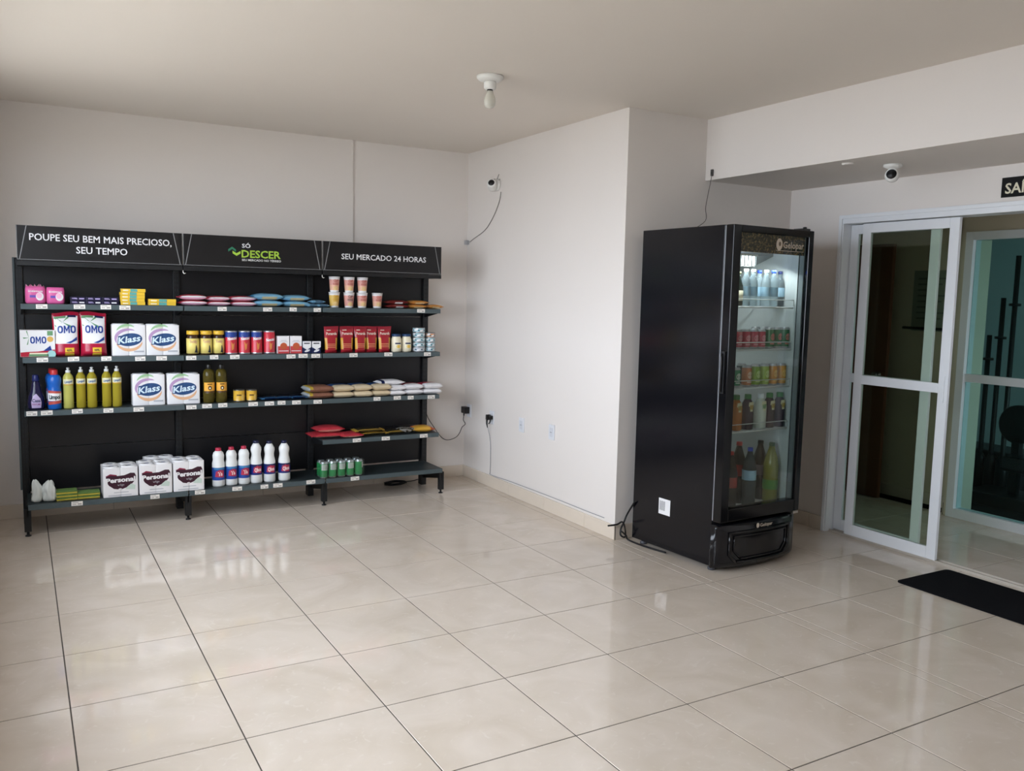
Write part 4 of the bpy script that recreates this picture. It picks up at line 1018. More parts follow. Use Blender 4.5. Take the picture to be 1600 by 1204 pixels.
film = MB().box(Xa-R0-.003, Xe+R0+.003, .505-R0-.003, .569+R0+.003, Z5, Z5+h+.003).build('shrink_film', glass_mat('shrink_film', '#f2f6f4', .12, .05), None)
tag(film, 'clear shrink film wrapped around the green soda cans', 'wrap')

# ------------------------------------------------------------------ glass-door drinks fridge
FA = math.radians(3.0); FO = Vector((3.352, -1.975, 0)); FW, FD, FH = .69, .69, 2.016
_ex = Vector((math.cos(FA), math.sin(FA), 0)); _ey = Vector((-math.sin(FA), math.cos(FA), 0))
def fl_at(x, y, d):
    """pixel ray met with the fridge-local plane y = d -> local (x, z)"""
    v = ray(x, y); t = (d - (CAM-FO).dot(_ey))/v.dot(_ey); p = CAM+v*t-FO
    return p.dot(_ex), p.z
M_FB = mat('fridge_black', '#0f0f13', .16, var=.08, vscale=3)
M_FBG = mat('fridge_black_gloss', '#0b0b0e', .14, var=.05)
M_LINER = mat('fridge_white_liner', '#d9dedd', .4, var=.02)
M_WIRE = mat('white_wire', '#e4e6e4', .4)
M_FGLASS = glass_mat('fridge_glass', '#f0f5f4', refl=.06)
M_GASK = mat('door_gasket_grey', '#8f9196', .4, .3)
fr = thing('drinks_fridge', 'tall black glass-door drinks fridge lettered Gelopar in the corner', 'fridge', FO, FA)
B = lambda *a: MB().box(*a)
B(0, .035, 0, FD, .035, FH).build('side_panel', M_FB, fr, bevel=.003)
B(FW-.035, FW, 0, FD, .035, FH).build('side_panel', M_FB, fr, bevel=.003)
B(.035, FW-.035, FD-.04, FD, .035, FH).build('back_panel', M_FB, fr)
B(.035, FW-.035, 0, FD-.04, FH-.05, FH).build('top_panel', M_FB, fr)
B(.035, FW-.035, .0, FD-.04, .035, .335).build('machine_box', M_FB, fr)
li = B(.036, .040, .005, FD-.055, .336, FH-.051).box(FW-.04, FW-.036, .005, FD-.055, .336, FH-.051).box(.036, FW-.036, FD-.055, FD-.041, .336, FH-.051).box(.04, FW-.04, .005, FD-.055, FH-.065, FH-.051).box(.04, FW-.04, .005, FD-.055, .336, .345)
li.build('inner_liner', M_LINER, fr)
MB().prism([(.20, 1.87), (FD-.056, 1.70), (FD-.056, 1.93), (.20, 1.93)], .042, FW-.042, ax='x').build('evaporator_cover', mat('evaporator_grey', '#8b8f90', .45, var=.05), fr)
# light fitting at the top of the cabinet
lamp = B(.07, .30, .03, .075, 1.80, 1.85).build('lamp_tube', mat('lamp_tube_lit', '#f2f7ff', .3, emit=9.0), fr)
g = MB()
for k in range(9): g.box(.075+k*.026, .081+k*.026, .022, .082, 1.793, 1.797)
for k in range(8): g.box(.07+k*.03, .078+k*.03, .02, .026, 1.792, 1.86)
g.box(.065, .305, .02, .026, 1.852, 1.862).build('lamp_grille', M_WIRE, lamp)
ld = bpy.data.lights.new('fridge_lamp', 'AREA'); ld.shape = 'RECTANGLE'; ld.size = .5; ld.size_y = .06; ld.energy = 3.0; ld.color = (.92, .97, 1)
lo = bpy.data.objects.new('fridge_lamp', ld); col.objects.link(lo); lo.parent = fr; lo.location = (.33, .05, 1.785); lo.rotation_euler = (math.radians(18), 0, 0)
# door
DYF, DYB = -.068, -.008
dr = B(0, .064, DYF, DYB, .305, FH).box(FW-.043, FW, DYF, DYB, .305, FH).box(.064, FW-.043, DYF, DYB, FH-.04, FH).box(.064, FW-.043, DYF, DYB, .305, .38).build('door', M_FBG, fr, bevel=.004)
B(.002, .006, -.008, -.001, .31, FH-.005).box(.006, FW-.006, -.008, -.001, .31, .33).box(FW-.006, FW-.002, -.008, -.001, .31, FH-.005).box(.006, FW-.006, -.008, -.001, FH-.02, FH-.005).build('gasket', M_GASK, dr)
B(.064, FW-.043, -.052, -.046, .38, FH-.04).build('pane', M_FGLASS, dr)
B(FW-.052, FW-.043, -.044, -.012, .38, FH-.04).box(.064, .070, -.044, -.012, .38, FH-.04).build('inner_frame', mat('inner_frame_grey', '#7d8486', .5), dr)
SZ0, SZ1 = FH-.148, FH-.04
def speckle():
    m = mat('golden_speckle_sign', '#2a2018', .4); nt = m.node_tree; p = nt.nodes['Principled BSDF']
    tc = nt.nodes.new('ShaderNodeTexCoord'); n = nt.nodes.new('ShaderNodeTexNoise'); n.inputs['Scale'].default_value = 85; n.inputs['Detail'].default_value = 2
    r = nt.nodes.new('ShaderNodeValToRGB'); r.color_ramp.elements[0].position = .5; r.color_ramp.elements[1].position = .72
    r.color_ramp.elements[0].color = lin('#241b15'); r.color_ramp.elements[1].color = lin('#b08a5a')
    nt.links.new(tc.outputs['Object'], n.inputs['Vector']); nt.links.new(n.outputs['Fac'], r.inputs['Fac']); nt.links.new(r.outputs['Color'], p.inputs['Base Color'])
    return m
B(.071, FW-.053, -.044, -.034, SZ0, SZ1).build('sign_panel', speckle(), dr)
t = MB(); s3 = lambda x, z: (x, -.0535, z)
t.text('Gelopar', .525, SZ0+.036, .185, .038, s3, 0, .012); t.fan(ell(.398, SZ0+.055, .027, .035), s3, 0); t.rect(.37, .618, SZ0+.018, SZ0+.021, s3, 0, 1, 1)
t.fan(ell(.402, SZ0+.058, .010, .013), lambda x, z: (x, -.0539, z), 1)
t.build('sign_lettering', [mat('sign_champagne', '#cdbfae', .4), mat('sign_bronze', '#6b5a48', .4)], dr)
hb = MB(); zz0, zz1 = 1.06, 1.30
hb.prism([(-.052, zz0), (-.02, zz0), (-.02, zz1), (-.052, zz1)], -.012, .0, ax='x').tube([(-.014, -.036, zz0+.01), (-.02, -.036, zz0+.03), (-.02, -.036, zz1-.03), (-.014, -.036, zz1-.01)], .006, 8)
hb.build('door_handle', M_BLACK, dr)
B(FW-.07, FW-.005, -.04, .03, FH, FH+.014).lathe([(.0, FH+.014), (.012, FH+.014), (.012, FH+.024), (0, FH+.026)], 10, FW-.03, -.02).build('top_hinge', M_BLACK, fr)
B(FW-.04, FW+.006, -.06, -.01, .285, .30).build('bottom_hinge', mat('hinge_steel', '#b8b2a6', .3, .9), fr)
# bulging lower grille panel
def bulge(x): return -.035-.052*max(0, 1-((x-FW/2)/(FW/2))**2)**.7
m = MB(); nx = 16; zs_ = [.022, .05, .09, .19, .262, .285]
vs = []
for j, z in enumerate(zs_):
    for i in range(nx+1):
        x = FW*i/nx; k = (.86, .97, 1, 1, .96, .86)[j]
        vs.append((x, bulge(x)*k, z + (.012*(abs(x-FW/2)/(FW/2))**3 if j == 0 else 0)))
for z in (.022, .285):
    for i in range(nx+1): vs.append((FW*i/nx, 0, z))
fs = [(j*(nx+1)+i, j*(nx+1)+i+1, (j+1)*(nx+1)+i+1, (j+1)*(nx+1)+i) for j in range(5) for i in range(nx)]
b6, b7 = 6*(nx+1), 7*(nx+1)
fs += [(b6+i, b6+i+1, i+1, i) for i in range(nx)] + [(5*(nx+1)+i, 5*(nx+1)+i+1, b7+i+1, b7+i) for i in range(nx)]
fs += [tuple([j*(nx+1) for j in range(6)]+[b7, b6]), tuple([j*(nx+1)+nx for j in range(5, -1, -1)]+[b6+nx, b7+nx])]
low = m.add(vs, fs, 0, True).build('lower_panel', M_FB, fr)
def oct_ring(inset, dz, w_, off, name, mt):
    x0, x1, z0, z1, c = .09+inset, FW-.09-inset, .055+dz, .235-dz, .05
    pts = [(x0+c, z0), (x1-c, z0), (x1, z0+c), (x1, z1), (x0, z1), (x0, z0+c)]
    dense = []
    for a, b_ in zip(pts, pts[1:]+pts[:1]):
        n = max(2, int(abs(b_[0]-a[0])/.06)+1)
        dense += [(a[0]+(b_[0]-a[0])*k/n, a[1]+(b_[1]-a[1])*k/n) for k in range(n)]
    dense.append(dense[0])
    MB().tube([(x, bulge(x)-off, z) for x, z in dense], w_, 6).build(name, mt, low)
    return dense
oct_ring(0, 0, .011, .002, 'grille_frame', M_FBG); oct_ring(.03, .022, .006, .003, 'grille_frame', M_FBG)
t = MB(); t.text('Gelopar', .375, .252, .11, .02, lambda x, z: (x, bulge(x)*.985-.004, z), 0, .012); t.fan(ell(.30, .262, .013, .015), lambda x, z: (x, bulge(x)*.985-.004, z), 0)
t.build('panel_lettering', mat('sign_champagne', '#cdbfae', .4), low)
for x in (.05, FW-.05):
    for y in (.03, FD-.06):
        MB().lathe([(0, 0), (.022, 0), (.024, .012), (.012, .02), (.012, .04), (0, .04)], 12, x, y).build('foot', mat('grey_foot', '#4b4b50', .5), fr)
# inventory sticker with barcode on the side
sy = lambda px_, py_: (lambda p: (p.dot(_ey), p.z))(CAM+ray(px_, py_)*((-(CAM-FO).dot(_ex))/ray(px_, py_).dot(_ex))-FO)
ya, za = sy(1029, 800); yb, zb = sy(1047.5, 785)
st = MB().box(-.0012, -.0002, yb, ya, min(za, zb)-.004, max(za, zb)+.012)
w_ = ya-yb
for k in range(9): st.box(-.0016, -.0011, ya-w_*.12-k*w_*.055-w_*.02*(k % 3 == 0), ya-w_*.12-k*w_*.055+w_*.012, min(za, zb)+.02, max(za, zb)-.004, 1)
st.build('barcode_sticker', [G_WHITE, G_INKD], fr)
# wire shelves
RZ = [fl_at(1195, 478.5, .02)[1], fl_at(1190, 545, .02)[1], fl_at(1185, 604, .02)[1], fl_at(1180, 671, .02)[1]]
for z in RZ:
    m = MB(); x0, x1, y0, y1 = .046, FW-.05, .018, FD-.075
    for k in range(15):
        x = x0+.004+(x1-x0-.008)*k/14; m.tube([(x, y0, z-.003), (x, y1, z-.003)], .002, 4)
    for y in (y0, (y0+y1)/2, y1): m.tube([(x0, y, z-.007), (x1, y, z-.007)], .0045, 5)
    s_ = m.build('wire_shelf', M_WIRE, fr)
    MB().tube([(x0, y0-.002, z), (x0, y0-.002, z+.04), (x1, y0-.002, z+.04), (x1, y0-.002, z)], .0028, 5).build('front_rail', M_WIRE, s_)
B(FW-.098, FW-.088, FD-.078, FD-.060, .36, 1.70).box(.052, .062, FD-.078, FD-.060, .36, 1.70).build('shelf_standard', mat('standard_grey', '#6d7476', .4, .4), fr)
# drinks: world position from fridge-local
def fw_(x, y, z): return FO+_ex*x+_ey*y+Vector((0, 0, z))
def drink(name, label, cat, px_, d, z, build, group):
    x = max(.09, min(FW-.135, fl_at(px_, 500, d)[0])) if not isinstance(px_, tuple) else px_[0]
    r = thing(name, label, cat, fw_(x, d, z+.0005), FA, group); build(r); return r
M_PET = mat('clear_pet', '#d6e9f2', .05, trans=.85, ior=1.15); M_LABB = mat('water_label', '#a3c6da', .35)
def lx(px_, py_, d): return fl_at(px_, py_, d)[0]
def water(capc, R=.031, h=.205):
    def b(r):
        MB().lathe([(R*.85, 0), (R, .006), (R*.96, .05), (R, .07), (R, .13), (R*.85, .155), (R*.42, .185), (R*.4, h-.014)], 16).build('bottle_body', M_PET, r)
        MB().lathe([(R*.46, h-.018), (R*.46, h-.002), (R*.4, h)], 12).build('cap', capc, r)
        m = MB().lathe([(R*1.02, .06), (R*1.02, .115)], 16); m.f = m.f[:-2]; m.m = m.m[:-2]; m.s = m.s[:-2]; m.build('label', M_LABB, r)
    return b
cw, cb, cn = mat('water_cap_white', '#e9eef2', .4), mat('water_cap_blue', '#2f4fc0', .4), mat('water_cap_navy', '#2b3a7c', .4)
hw = fl_at(1175, 420.5, .056)[1]-RZ[0]
for (px_, d, cc, lb) in ((1165, .056, cw, 'leftmost white-capped water bottle in the fridge'), (1176, .056, cw, 'middle white-capped water bottle in the fridge'), (1185.5, .125, cb, 'blue-capped water bottle behind the white-capped ones'), (1196.5, .056, cw, 'rightmost white-capped water bottle in the fridge'),
                         (1208, .056, cb, 'blue-capped water bottle at the front right'), (1218, .12, cn, 'navy-capped water bottle at the right end of the fridge shelf')):
    x = lx(px_, 450, d); r = thing('water_bottle', lb, 'bottle', fw_(x, d, RZ[0]), FA, 'water bottles in the fridge'); water(cc, .030, hw)(r)
x = lx(1153.5, 450, .06); r = thing('tonic_bottle', 'dark bottle at the left end beside the water bottles', 'bottle', fw_(max(.078, x), .06, RZ[0]), FA)
MB().lathe([(.026, 0), (.029, .006), (.029, .11), (.012, .165), (.012, .19)], 14).build('bottle_body', mat('dark_glass', '#20302a', .1), r); MB().lathe([(.014, .185), (.014, .2), (0, .201)], 12).build('cap', mat('cap_olive', '#8a8f5e', .4), r)
MB().lathe([(.0296, .03), (.0296, .09)], 14).build('label', G_CREAM, r)
def can(R, h, mb_, accent, word=None):
    def b(r):
        MB().lathe([(R*.78, 0), (R*.86, .003), (R, .012), (R, h-.014), (R*.84, h-.003), (R*.84, h), (R*.78, h), (R*.76, h-.004), (0, h-.004)], 16, mi=[1, 1, 0, 1, 1, 1, 1, 1]).build('can_body', [mb_, G_SILV], r)
        t = MB(); fn = wrap(lambda z: R)(.0007); t.fan(ell(0, h*.55, R*.62, h*.17), fn, 0); t.rect(-R*.7, R*.7, h*.2, h*.26, fn, 0, 6, 1); t.build('print', accent, r)
    return b
hc = fl_at(1170, 514, .055)[1]-RZ[1]
MR = mat('can_raspberry', '#b5344c', .25, var=.1); MR2 = mat('can_raspberry_print', '#d98a94', .35)
for i, px_ in enumerate((1152, 1164.5, 1177, 1188.5)):
    x = lx(px_, 530, .055); r = thing('soda_can', nth(i, 4)+' red soda can in the fridge', 'can', fw_(max(.078, x), .055, RZ[1]), FA, 'red soda cans'); can(.0285, hc, MR, MR2)(r)
MGn = mat('can_bottle_green', '#1f6b3e', .25, var=.1); MG2 = mat('can_coral_print', '#c9766a', .35)
hg = fl_at(1215, 511, .06)[1]-RZ[1]
for i, (px_, d) in enumerate(((1202, .055), (1213.5, .075), (1227, .055), (1180, .12), (1193, .125))):
    x = lx(px_, 530, d); lb = ('front left green soda can in the fridge', 'green soda can set back between two green cans', 'rightmost green soda can in the fridge', 'green soda can behind the third red can', 'green soda can behind the fourth red can')[i]
    r = thing('soda_can', lb, 'can', fw_(min(x, FW-.072), d, RZ[1]), FA, 'green soda cans in the fridge'); can(.0285, hg, MGn, MG2)(r)
hj = fl_at(1195, 568, .055)[1]-RZ[2]
for (px_, hx, hx2, lb, s_) in ((1149, '#1f8a62', '#d5e6dc', 'short teal drink can at the fridge left side', .88), (1166.5, '#c77a50', '#e9c9b2', 'salmon orange drink can in the fridge', .96), (1180, '#86a83c', '#c3d68a', 'left lime green drink can in the fridge', 1), (1194, '#93ac3c', '#c9d68a', 'right lime green drink can beside the orange ones', 1), (1207, '#d08a2c', '#e8b868', 'left golden orange drink can in the fridge', 1), (1220, '#cf942e', '#e8bf68', 'right golden orange drink can in the fridge', 1)):
    x = lx(px_, 585, .055); r = thing('juice_can', lb, 'can', fw_(min(max(.078, x), FW-.072), .055, RZ[2]), FA, 'juice cans in the fridge'); can(.029, hj*s_, mat('juice_can_'+hx[1:], hx, .25, var=.1), mat('juice_print_'+hx2[1:], hx2, .35))(r)
x = lx(1158, 585, .125); r = thing('juice_can', 'grey drink can standing behind the salmon orange can', 'can', fw_(max(.08, x), .125, RZ[2]), FA, 'juice cans in the fridge'); can(.029, hj, mat('can_slate', '#5c6a6c', .25, var=.1), mat('can_slate_print', '#a9b3b3', .35))(r)
hd = fl_at(1190, 614, .06)[1]-RZ[3]
for (px_, hx, lb) in ((1149.5, '#c0702c', 'orange juice bottle with green cap in the fridge'), (1167.5, '#3a2838', 'left purple juice bottle with green cap in the fridge'), (1201, '#3a2838', 'middle purple juice bottle with green cap in the fridge'), (1217, '#3a2838', 'right purple juice bottle with green cap in the fridge'), (1187.5, '#d3d8cc', 'pale juice bottle with white cap among the purple ones')):
    d = .06; x = lx(px_, 645, d); r = thing('juice_bottle', lb, 'bottle', fw_(min(max(.082, x), FW-.078), d, RZ[3]), FA, 'juice bottles in the fridge'); R = .0335; h = hd
    pale = hx == '#d3d8cc'
    MB().lathe([(R*.85, 0), (R, .006), (R, h*.62), (R*.92, h*.72), (R*.55, h*.84), (R*.5, h*.9)], 16, sq=1.2).build('bottle_body', mat('juice_'+hx[1:], hx, .2, var=.1), r)
    MB().lathe([(R*.6, h*.86), (R*.62, h*.88), (R*.6, h*.99), (R*.52, h)], 14).build('cap', mat('cap_leaf', '#2d7a3a', .35) if not pale else cw, r)
    t = MB(); fn = wrap(lambda z: R*1.02)(.001); t.fan([(-R*.8, h*.52), (R*.8, h*.52), (R*.85, h*.72), (R*.3, h*.80), (-R*.6, h*.78)], fn, 0); t.fan([(-R*.5, h*.56), (R*.55, h*.58), (R*.5, h*.71), (-R*.5, h*.7)], wrap(lambda z: R*1.02)(.0018), 1); t.build('label', [mat('label_ivory', '#d9d2a8', .4), mat('label_olive_gold', '#a58a2c', .4) if not pale else mat('label_fern', '#5f8a58', .4)], r)
ZB = .345
def pet(label, name, px_, py_top, d, R, mb_, mc, lab, lz):
    x = lx(px_, 740, d); h = fl_at(px_, py_top, d)[1]-ZB
    r = thing(name, label, 'bottle', fw_(min(max(.044+R, x), FW-.044-R), d, ZB), FA, 'large bottles on the fridge floor')
    MB().lathe([(R*.8, 0), (R, .012), (R*.97, h*.3), (R, h*.45), (R, h*.62), (R*.8, h*.75), (R*.4, h*.9), (R*.34, h*.95)], 18).build('bottle_body', mb_, r)
    MB().lathe([(R*.38, h*.94), (R*.4, h*.95), (R*.38, h)], 12).build('cap', mc, r)
    m = MB().lathe([(R*1.012, h*lz[0]), (R*1.012, h*lz[1])], 18); m.f = m.f[:-2]; m.m = m.m[:-2]; m.s = m.s[:-2]; m.build('label', lab, r)
COLA = mat('cola_dark', '#1a0f0c', .08); CR = mat('label_cola_red', '#b0302c', .35)
pet('cola bottle with a red label at the fridge floor left side', 'cola_bottle', 1141, 705, .06, .043, COLA, mat('cap_red', '#c43338', .35), CR, (.38, .56))
pet('taller cola bottle with red label behind the water bottle', 'cola_bottle', 1153, 690, .15, .047, COLA, mat('cap_red', '#c43338', .35), CR, (.45, .64))
pet('large water bottle with light blue label on the fridge floor', 'water_bottle', 1170.5, 699, .06, .043, mat('pet_smoke', '#5a6468', .06, trans=.6, ior=1.2), cb, M_LABB, (.45, .62))
pet('dark soda bottle with pale label standing behind', 'soda_bottle', 1186, 688, .16, .047, COLA, M_BLACK, mat('label_mauve_grey', '#8f7f88', .4), (.42, .6))
pet('yellow green soda bottle on the fridge floor right side', 'soda_bottle', 1204, 691, .07, .047, mat('citrus_soda', '#8a8a2c', .1, trans=.15), mat('cap_pine', '#2f5a34', .4), mat('label_lime', '#4f8a24', .35), (.22, .38))

# ------------------------------------------------------------------ fittings on walls and ceiling
WX = XR
def wall_pt(x, y): p = at(x, y, 0, WX); return p
# ceiling lamp holder with bulb
p = at(766, 119, 2, CEIL)
r = thing('ceiling_lamp', 'bare bulb in a round white ceiling lamp holder', 'lamp', (p.x, p.y, CEIL))
MB().lathe([(0, 0), (.074, 0), (.074, -.012), (.06, -.024), (.036, -.03), (0, -.03)], 28).build('base_plate', M_WHITEP, r)
MB().lathe([(.031, -.03), (.034, -.035), (.034, -.062), (.028, -.072), (0, -.072)], 20).build('lamp_socket', M_WHITEP, r)
MB().lathe([(.016, -.072), (.0165, -.078), (0, -.078)], 16).build('contact_ring', M_BLACK, r)
MB().lathe([(.015, -.078), (.021, -.095), (.03, -.115), (.0335, -.135), (.030, -.155), (.02, -.168), (0, -.173)], 20).build('bulb', mat('frosted_bulb', '#dcd9cc', .25, trans=.2), r)
# dome camera on the right wall, with its cable and connector box
p = wall_pt(778, 291)
r = thing('security_camera', 'white security camera high on the right wall with trailing cable', 'camera', p)
MB().lathe([(0, 0), (.048, 0), (.05, .01), (.046, .02), (.03, .024), (0, .024)], 20).build('mount', M_WHITEP, r, (0, 0, .012), (0, -math.pi/2, 0))
hd_ = MB().lathe([(0, -.05), (.026, -.046), (.036, -.03), (.038, .0), (.038, .038), (.034, .046), (.028, .047)], 20).build('head', M_WHITEP, r, (-.058, -.01, 0), (math.radians(68), 0, math.radians(-38)))
MB().lathe([(.026, .046), (.024, .05), (0, .052)], 18).build('lens', M_BLACK, hd_)
MB().tube([(-.01, .0, .03), (-.02, .02, .055), (-.012, .045, .062)], .003, 6).tube([(-.01, -.01, .035), (-.022, -.03, .06), (-.012, -.035, .09)], .0025, 6).tube([(-.012, 0, .03), (-.014, -.035, .045), (-.01, -.05, .05)], .003, 6).build('wire_tail', mat('grey_wire', '#7d7a76', .5), r)
def cable(name, label, pts, rad, m, cat='cable', smooth=5):
    P_ = [Vector(q) for q in pts]; out = []
    for i in range(len(P_)-1):
        p0, p1, p2, p3 = P_[max(0, i-1)], P_[i], P_[i+1], P_[min(len(P_)-1, i+2)]
        for k in range(smooth):
            t = k/smooth
            out.append(.5*((2*p1)+(p2-p0)*t+(2*p0-5*p1+4*p2-p3)*t*t+(3*p1-p0-3*p2+p3)*t**3))
    out.append(P_[-1])
    return tag(MB().tube(out, rad, 6).build(name, m), label, cat)
wp = lambda x, y, off=.006: tuple(wall_pt(x, y)-Vector((off, 0, 0)))
cable('camera_cable', 'thin grey cable hanging from the security camera to wall connector', [wp(786, 300, .02), wp(781, 315), wp(772, 338), wp(759, 359), wp(741, 373), wp(735, 378)], .0028, mat('grey_wire', '#7d7a76', .5))
p = wall_pt(731, 379)
r = thing('cable_connector', 'clear plastic cable connector box on the wall below camera', 'connector', p)
MB().box(-.03, -.0005, -.03, .035, -.018, .018).build('housing', mat('translucent_plastic', '#c9c9cc', .3, trans=.3), r, bevel=.004); MB().lathe([(.012, 0), (.012, .05), (.008, .055), (0, .055)], 12).build('plug', M_WHITEP, r, (-.016, .035, 0), (-math.pi/2, 0, 0))
# sockets
def socket(x, y, label, holes=True):
    p = wall_pt(x, y); r = thing('wall_socket', label, 'socket', p, 0, 'white sockets on the right wall')
    MB().box(-.010, -.0005, -.037, .037, -.056, .056).build('face_plate', mat('socket_white', '#dfe0e4', .35), r, bevel=.003)
    MB().box(-.0125, -.010, -.02, .02, -.034, .034).build('insert', mat('socket_insert', '#d3d4d9', .4), r, bevel=.001)
    if holes:
        m = MB()
        for dy in (-.0095, 0, .0095): m.lathe([(.0026, 0), (.0026, .0008), (0, .0008)], 8, 0, dy)
        m.build('pin_holes', M_BLACK, r, (-.0125, 0, 0), (0, -math.pi/2, 0))
    return p
p1 = socket(734, 641, 'white wall socket behind the black adapter near the corner')
p2 = socket(769.5, 652, 'white wall socket holding the black plugs with a hanging cord')
socket(816, 663.5, 'left empty white wall socket on the right wall')
socket(863, 675, 'right empty white wall socket on the right wall')
r = thing('power_adapter', 'black power adapter plugged into the socket near the corner', 'adapter', (p1.x-.013, p1.y+.005, p1.z+.005))
MB().box(-.045, -.0005, -.03, .05, -.028, .028).build('housing', M_BLACK, r, bevel=.004); MB().tube([(-.03, .02, -.028), (-.03, .022, -.05)], .006, 8).build('strain_relief', M_BLACK, r)
wc = lambda x, y, off: wp(x, y, off)
q0 = (p1.x-.043, p1.y+.027, p1.z-.045)
cable('adapter_cable', 'black cable drooping from the adapter to the shelving', [q0, tuple(at(724, 656, 1, .985)), tuple(at(727, 662, 1, .98)), tuple(at(722, 667, 1, .97)), tuple(at(718, 676, 1, .94)), tuple(at(712, 683, 1, .90)), tuple(at(700, 687, 1, .89)), tuple(at(690, 683, 1, .88)), tuple(at(678, 667, 1, .88)), tuple(at(667, 648, 1, .88)), (BX[3]+.024, .88, .72)], .0032, mat('dark_cable', '#2c2a28', .5))
r = thing('power_plug', 'black double plug with cord stub in the second socket', 'plug', (p2.x-.013, p2.y, p2.z))
MB().box(-.035, -.0005, .004, .034, -.02, .024).box(-.03, -.0005, -.034, -.002, -.012, .02).build('plug_body', M_BLACK, r, bevel=.004)
MB().tube([(-.028, .02, -.018), (-.028, .022, -.05), (-.022, .02, -.085)], [.008, .007, .004], 8).tube([(-.02, -.028, -.012), (-.026, -.024, -.04), (-.026, -.004, -.048)], .005, 8).build('cord_stub', M_BLACK, r)
cable('grey_cable', 'thin grey cord running down the right wall and along baseboard top', [(p2.x-.03, p2.y+.02, p2.z-.085), wp(767.5, 690, .008), wp(767.3, 720, .006), wp(766.8, 737, .006), wp(768.5, 741.5, .006), wp(800, 752.5, .006), wp(860, 775, .006), wp(910, 795, .006), wp(945, 808.5, .006)], .0024, mat('cord_grey', '#8f8e93', .5))
# second camera under the beam
p = at(1395, 257, 2, SOFF)
r = thing('security_camera', 'white ball security camera under the beam above glass door', 'camera', (p.x, p.y, SOFF))
MB().lathe([(0, 0), (.05, 0), (.05, -.012), (.03, -.022), (.016, -.026), (.016, -.035), (0, -.035)], 20).build('mount', M_WHITEP, r)
hd_ = MB().lathe([(0, -.04), (.022, -.034), (.036, -.016), (.04, .004), (.036, .02), (.029, .026)], 20).build('head', M_WHITEP, r, (0, 0, -.062), (math.radians(78), 0, math.radians(-62)))
MB().lathe([(.029, .024), (.027, .03), (0, .032)], 18).build('lens', M_BLACK, hd_)
p = at(1325, 255, 2, SOFF)
o = MB().lathe([(0, 0), (.035, 0), (.033, -.008), (0, -.01)], 18).build('round_cover_plate', M_WALL, None, (p.x, p.y, SOFF)); tag(o, 'small round white cover on the beam underside', 'cover')
# sensor on the beam face with its wire down to the fridge
pb = at(1114, 270, 0, XBEAM)
r = thing('wire_sensor', 'small dark sensor on the beam face above the fridge', 'sensor', pb)
MB().box(-.016, -.0005, -.008, .008, -.022, .022).build('housing', mat('sensor_grey', '#4e4b48', .45), r, bevel=.003); MB().box(-.018, -.016, -.004, .004, -.012, .004).build('sensor_window', M_BLACK, r)
cable('sensor_wire', 'thin dark wire from the beam sensor down to the fridge top', [(pb.x-.01, pb.y, pb.z-.02), tuple(at(1110, 286, 1, -1.35)), tuple(at(1106, 305, 1, -1.38)), tuple(at(1102.5, 325, 1, -1.42)), tuple(at(1102, 345, 1, -1.46)), tuple(fw_(.22, .5, FH+.002))], .0022, mat('wire_brown', '#544e48', .5))
# SAÍDA exit sign over the sliding door
yl = at(1566, 290, 0, XD).y; zt = at(1568, 278, 0, XD).z; zb = at(1565, 309, 0, XD).z
sw = .27
r = thing('exit_sign', 'black exit sign with cream letters SAÍDA over the sliding door', 'sign', (XD, yl-sw/2, (zt+zb)/2))
hh = (zt-zb)/2
MB().box(-.006, -.0005, -sw/2, sw/2, -hh, hh).build('sign_plate', mat('sign_black', '#0a0909', .5, spec=.2), r, bevel=.001)
MB().text('SAÍDA', 0, -.034, .225, .056, lambda x, z: (-.0068, -x, z), 0, .02).build('lettering', mat('sign_cream', '#dcd5bd', .5), r)
# black door mat
m = MB(); x0, x1, y0, y1 = 4.205, 4.69, -3.75, -2.595; c = .03; k = []
for cx, cy, a0 in ((x1-c, y1-c, 0), (x0+c, y1-c, 90), (x0+c, y0+c, 180), (x1-c, y0+c, 270)):
    for j in range(5): a = math.radians(a0+22.5*j); k.append((cx+c*math.cos(a), cy+c*math.sin(a)))
o = m.prism(k, .0005, .009, ax='z').build('door_mat', M_RUB, None, bevel=.003); tag(o, 'black rubber door mat in front of the sliding door', 'mat')
# coil of black cable lying under the shelving
q = at(618, 755, 2, .01)
cable('cable_coil', 'loose coil of black cable on the floor under the shelving', [(q.x+.10*math.cos(t*.7)*(1-.03*(t % 5)), q.y+.05*math.sin(t*.7)+.008*(t % 3), .007+.0065*(t//9)) for t in range(27)]+[(q.x+.2, q.y+.06, .007), (q.x+.32, q.y+.16, .007)], .0045, M_BLACK, smooth=3)
# fridge mains cord bundled at the wall corner
c0 = fw_(-.012, FD-.03, .28)
cable('fridge_cord', 'black fridge mains cord bundled in a loop beside the wall corner', [tuple(c0), tuple(at(980, 803, 1, -1.24)), tuple(at(975, 815, 1, -1.235)), tuple(at(970, 826, 1, -1.24)), tuple(at(970, 836, 1, -1.25)), tuple(at(977, 838, 1, -1.25)), tuple(at(976, 822, 1, -1.245)), tuple(at(972, 815, 1, -1.235)), tuple(at(964, 819, 1, -1.225)), tuple(at(950, 821, 1, -1.23))], .006, M_BLACK)
cable('fridge_cord', 'lower end of the black fridge cord lying on the floor tiles', [tuple(at(970, 829, 1, -1.262)), tuple(at(978, 836, 1, -1.268)), tuple(fl_ for fl_ in at(982, 843, 2, .012)), tuple(fw_(-.005, FD-.12, .008)), tuple(fw_(.02, FD-.3, .008))], .006, M_BLACK)

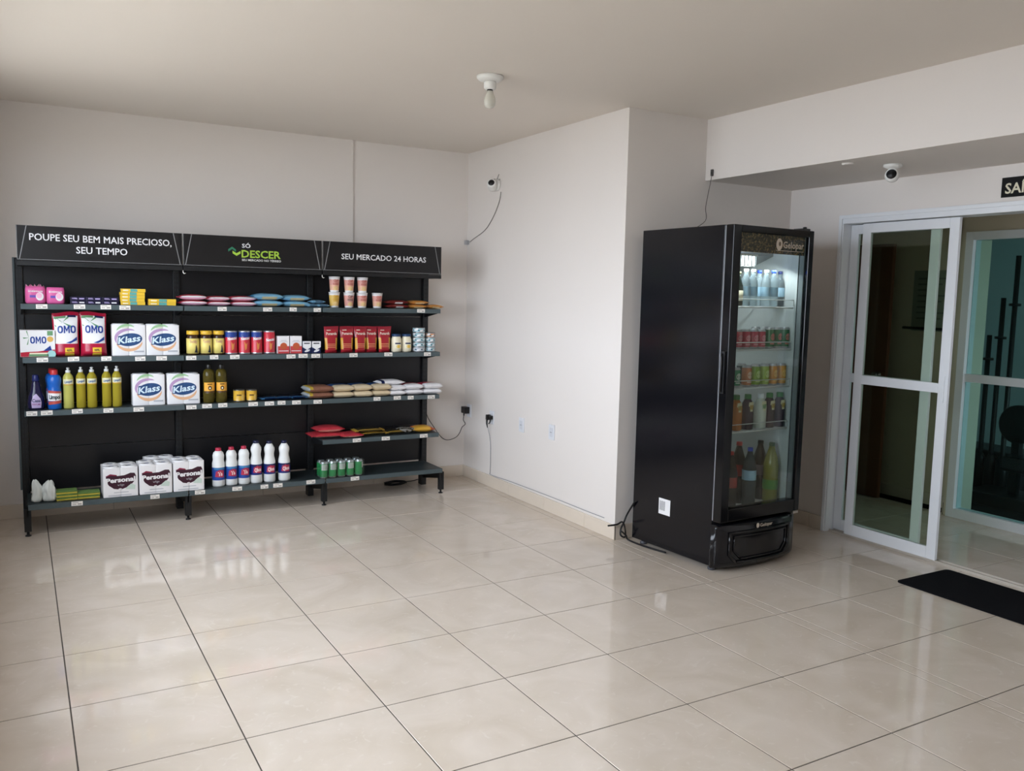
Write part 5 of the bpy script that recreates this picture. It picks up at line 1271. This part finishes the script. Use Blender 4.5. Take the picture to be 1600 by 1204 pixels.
# ------------------------------------------------------------------ corridor and gym things
p = at(1455, 470, 0, XC-.001)
r = thing('notice_sheet', 'pale printed notice sheet on the corridor wall', 'notice', (XC, p.y, p.z))
MB().box(-.004, -.0005, -.16, .16, -.24, .24).build('sheet', mat('notice_grey', '#8d9488', .6), r)
t = MB()
for k in range(8): t.rect(-.12, .12-.03*(k % 3), .17-k*.045, .182-k*.045, lambda x, z: (-.0048, -x, z), 0, 1, 1)
t.build('print_lines', mat('notice_ink', '#717870', .7), r)
p = at(1452, 513, 0, XC)
r = thing('wall_bar', 'short black horizontal bar on the corridor wall below notice', 'bar', (XC, p.y, p.z))
MB().tube([(-.05, -.2, 0), (-.05, .2, 0)], .011, 8).build('rod', M_BLACK, r); MB().tube([(0, -.15, 0), (-.05, -.15, 0)], .008, 8).build('bracket', M_BLACK, r); MB().tube([(0, .15, 0), (-.05, .15, 0)], .008, 8).build('bracket', M_BLACK, r)
GX = 7.0
for i, (px_, py_, lb) in enumerate(((1547, 524, 'shortest black gym bar standing upright behind the glass'), (1570.5, 466, 'middle black gym bar standing upright behind the glass'), (1592.5, 400, 'tallest black gym bar standing upright behind the glass'))):
    tp = at(px_, py_, 0, GX); bx_ = at((1530, 1547, 1565)[i], 727, 0, GX)
    r = thing('barbell_bar', lb, 'gym bar', (GX, bx_.y, .004), 0, 'gym bars in a rack'); dy = 0.0; H = tp.z
    MB().tube([(0, 0, .0), (0, dy*.2, .25), (0, dy, H)], .02, 10).build('rod', M_BLACK, r)
    zc = H*.80 if i else H*.85; MB().lathe([(.02, -.012), (.045, -.01), (.045, .01), (.02, .012)], 12, 0, dy*zc/H).build('collar', M_BLACK, r, (0, 0, zc))
    MB().lathe([(.0, 0), (.05, 0), (.05, .3), (.03, .32), (.022, .34)], 12).build('sleeve', M_BLACK, r)
c = at(1592, 664, 0, 6.75)
r = thing('gym_machine', 'dark gym machine with round padded disc behind the glass door', 'gym machine', (6.75, c.y, .004))
MB().lathe([(0, -.03), (.14, -.03), (.155, -.015), (.155, .015), (.14, .03), (0, .03)], 28).build('round_pad', M_BLACK, r, (0, 0, c.z), (0, math.pi/2, 0))
MB().box(-.03, .03, -.03, .03, 0, c.z-.1).build('upright', M_BLACK, r); MB().box(-.22, .18, -.45, .30, 0, .10).build('base', M_BLACK, r, bevel=.01); MB().box(-.2, .16, -.5, .02, .30, .42).build('seat_pad', M_BLACK, r, bevel=.03); MB().box(-.05, .05, -.4, -.3, .1, .3).build('seat_post', M_BLACK, r)
r = thing('weight_bench', 'low black weight bench on the gym floor', 'bench', (7.25, -1.45, .004))
MB().box(-.2, .2, -.5, .5, .26, .36).build('pad', M_BLACK, r, bevel=.02)
for y in (-.4, .4): MB().box(-.18, .18, y-.03, y+.03, 0, .26).build('leg', M_BLACK, r)
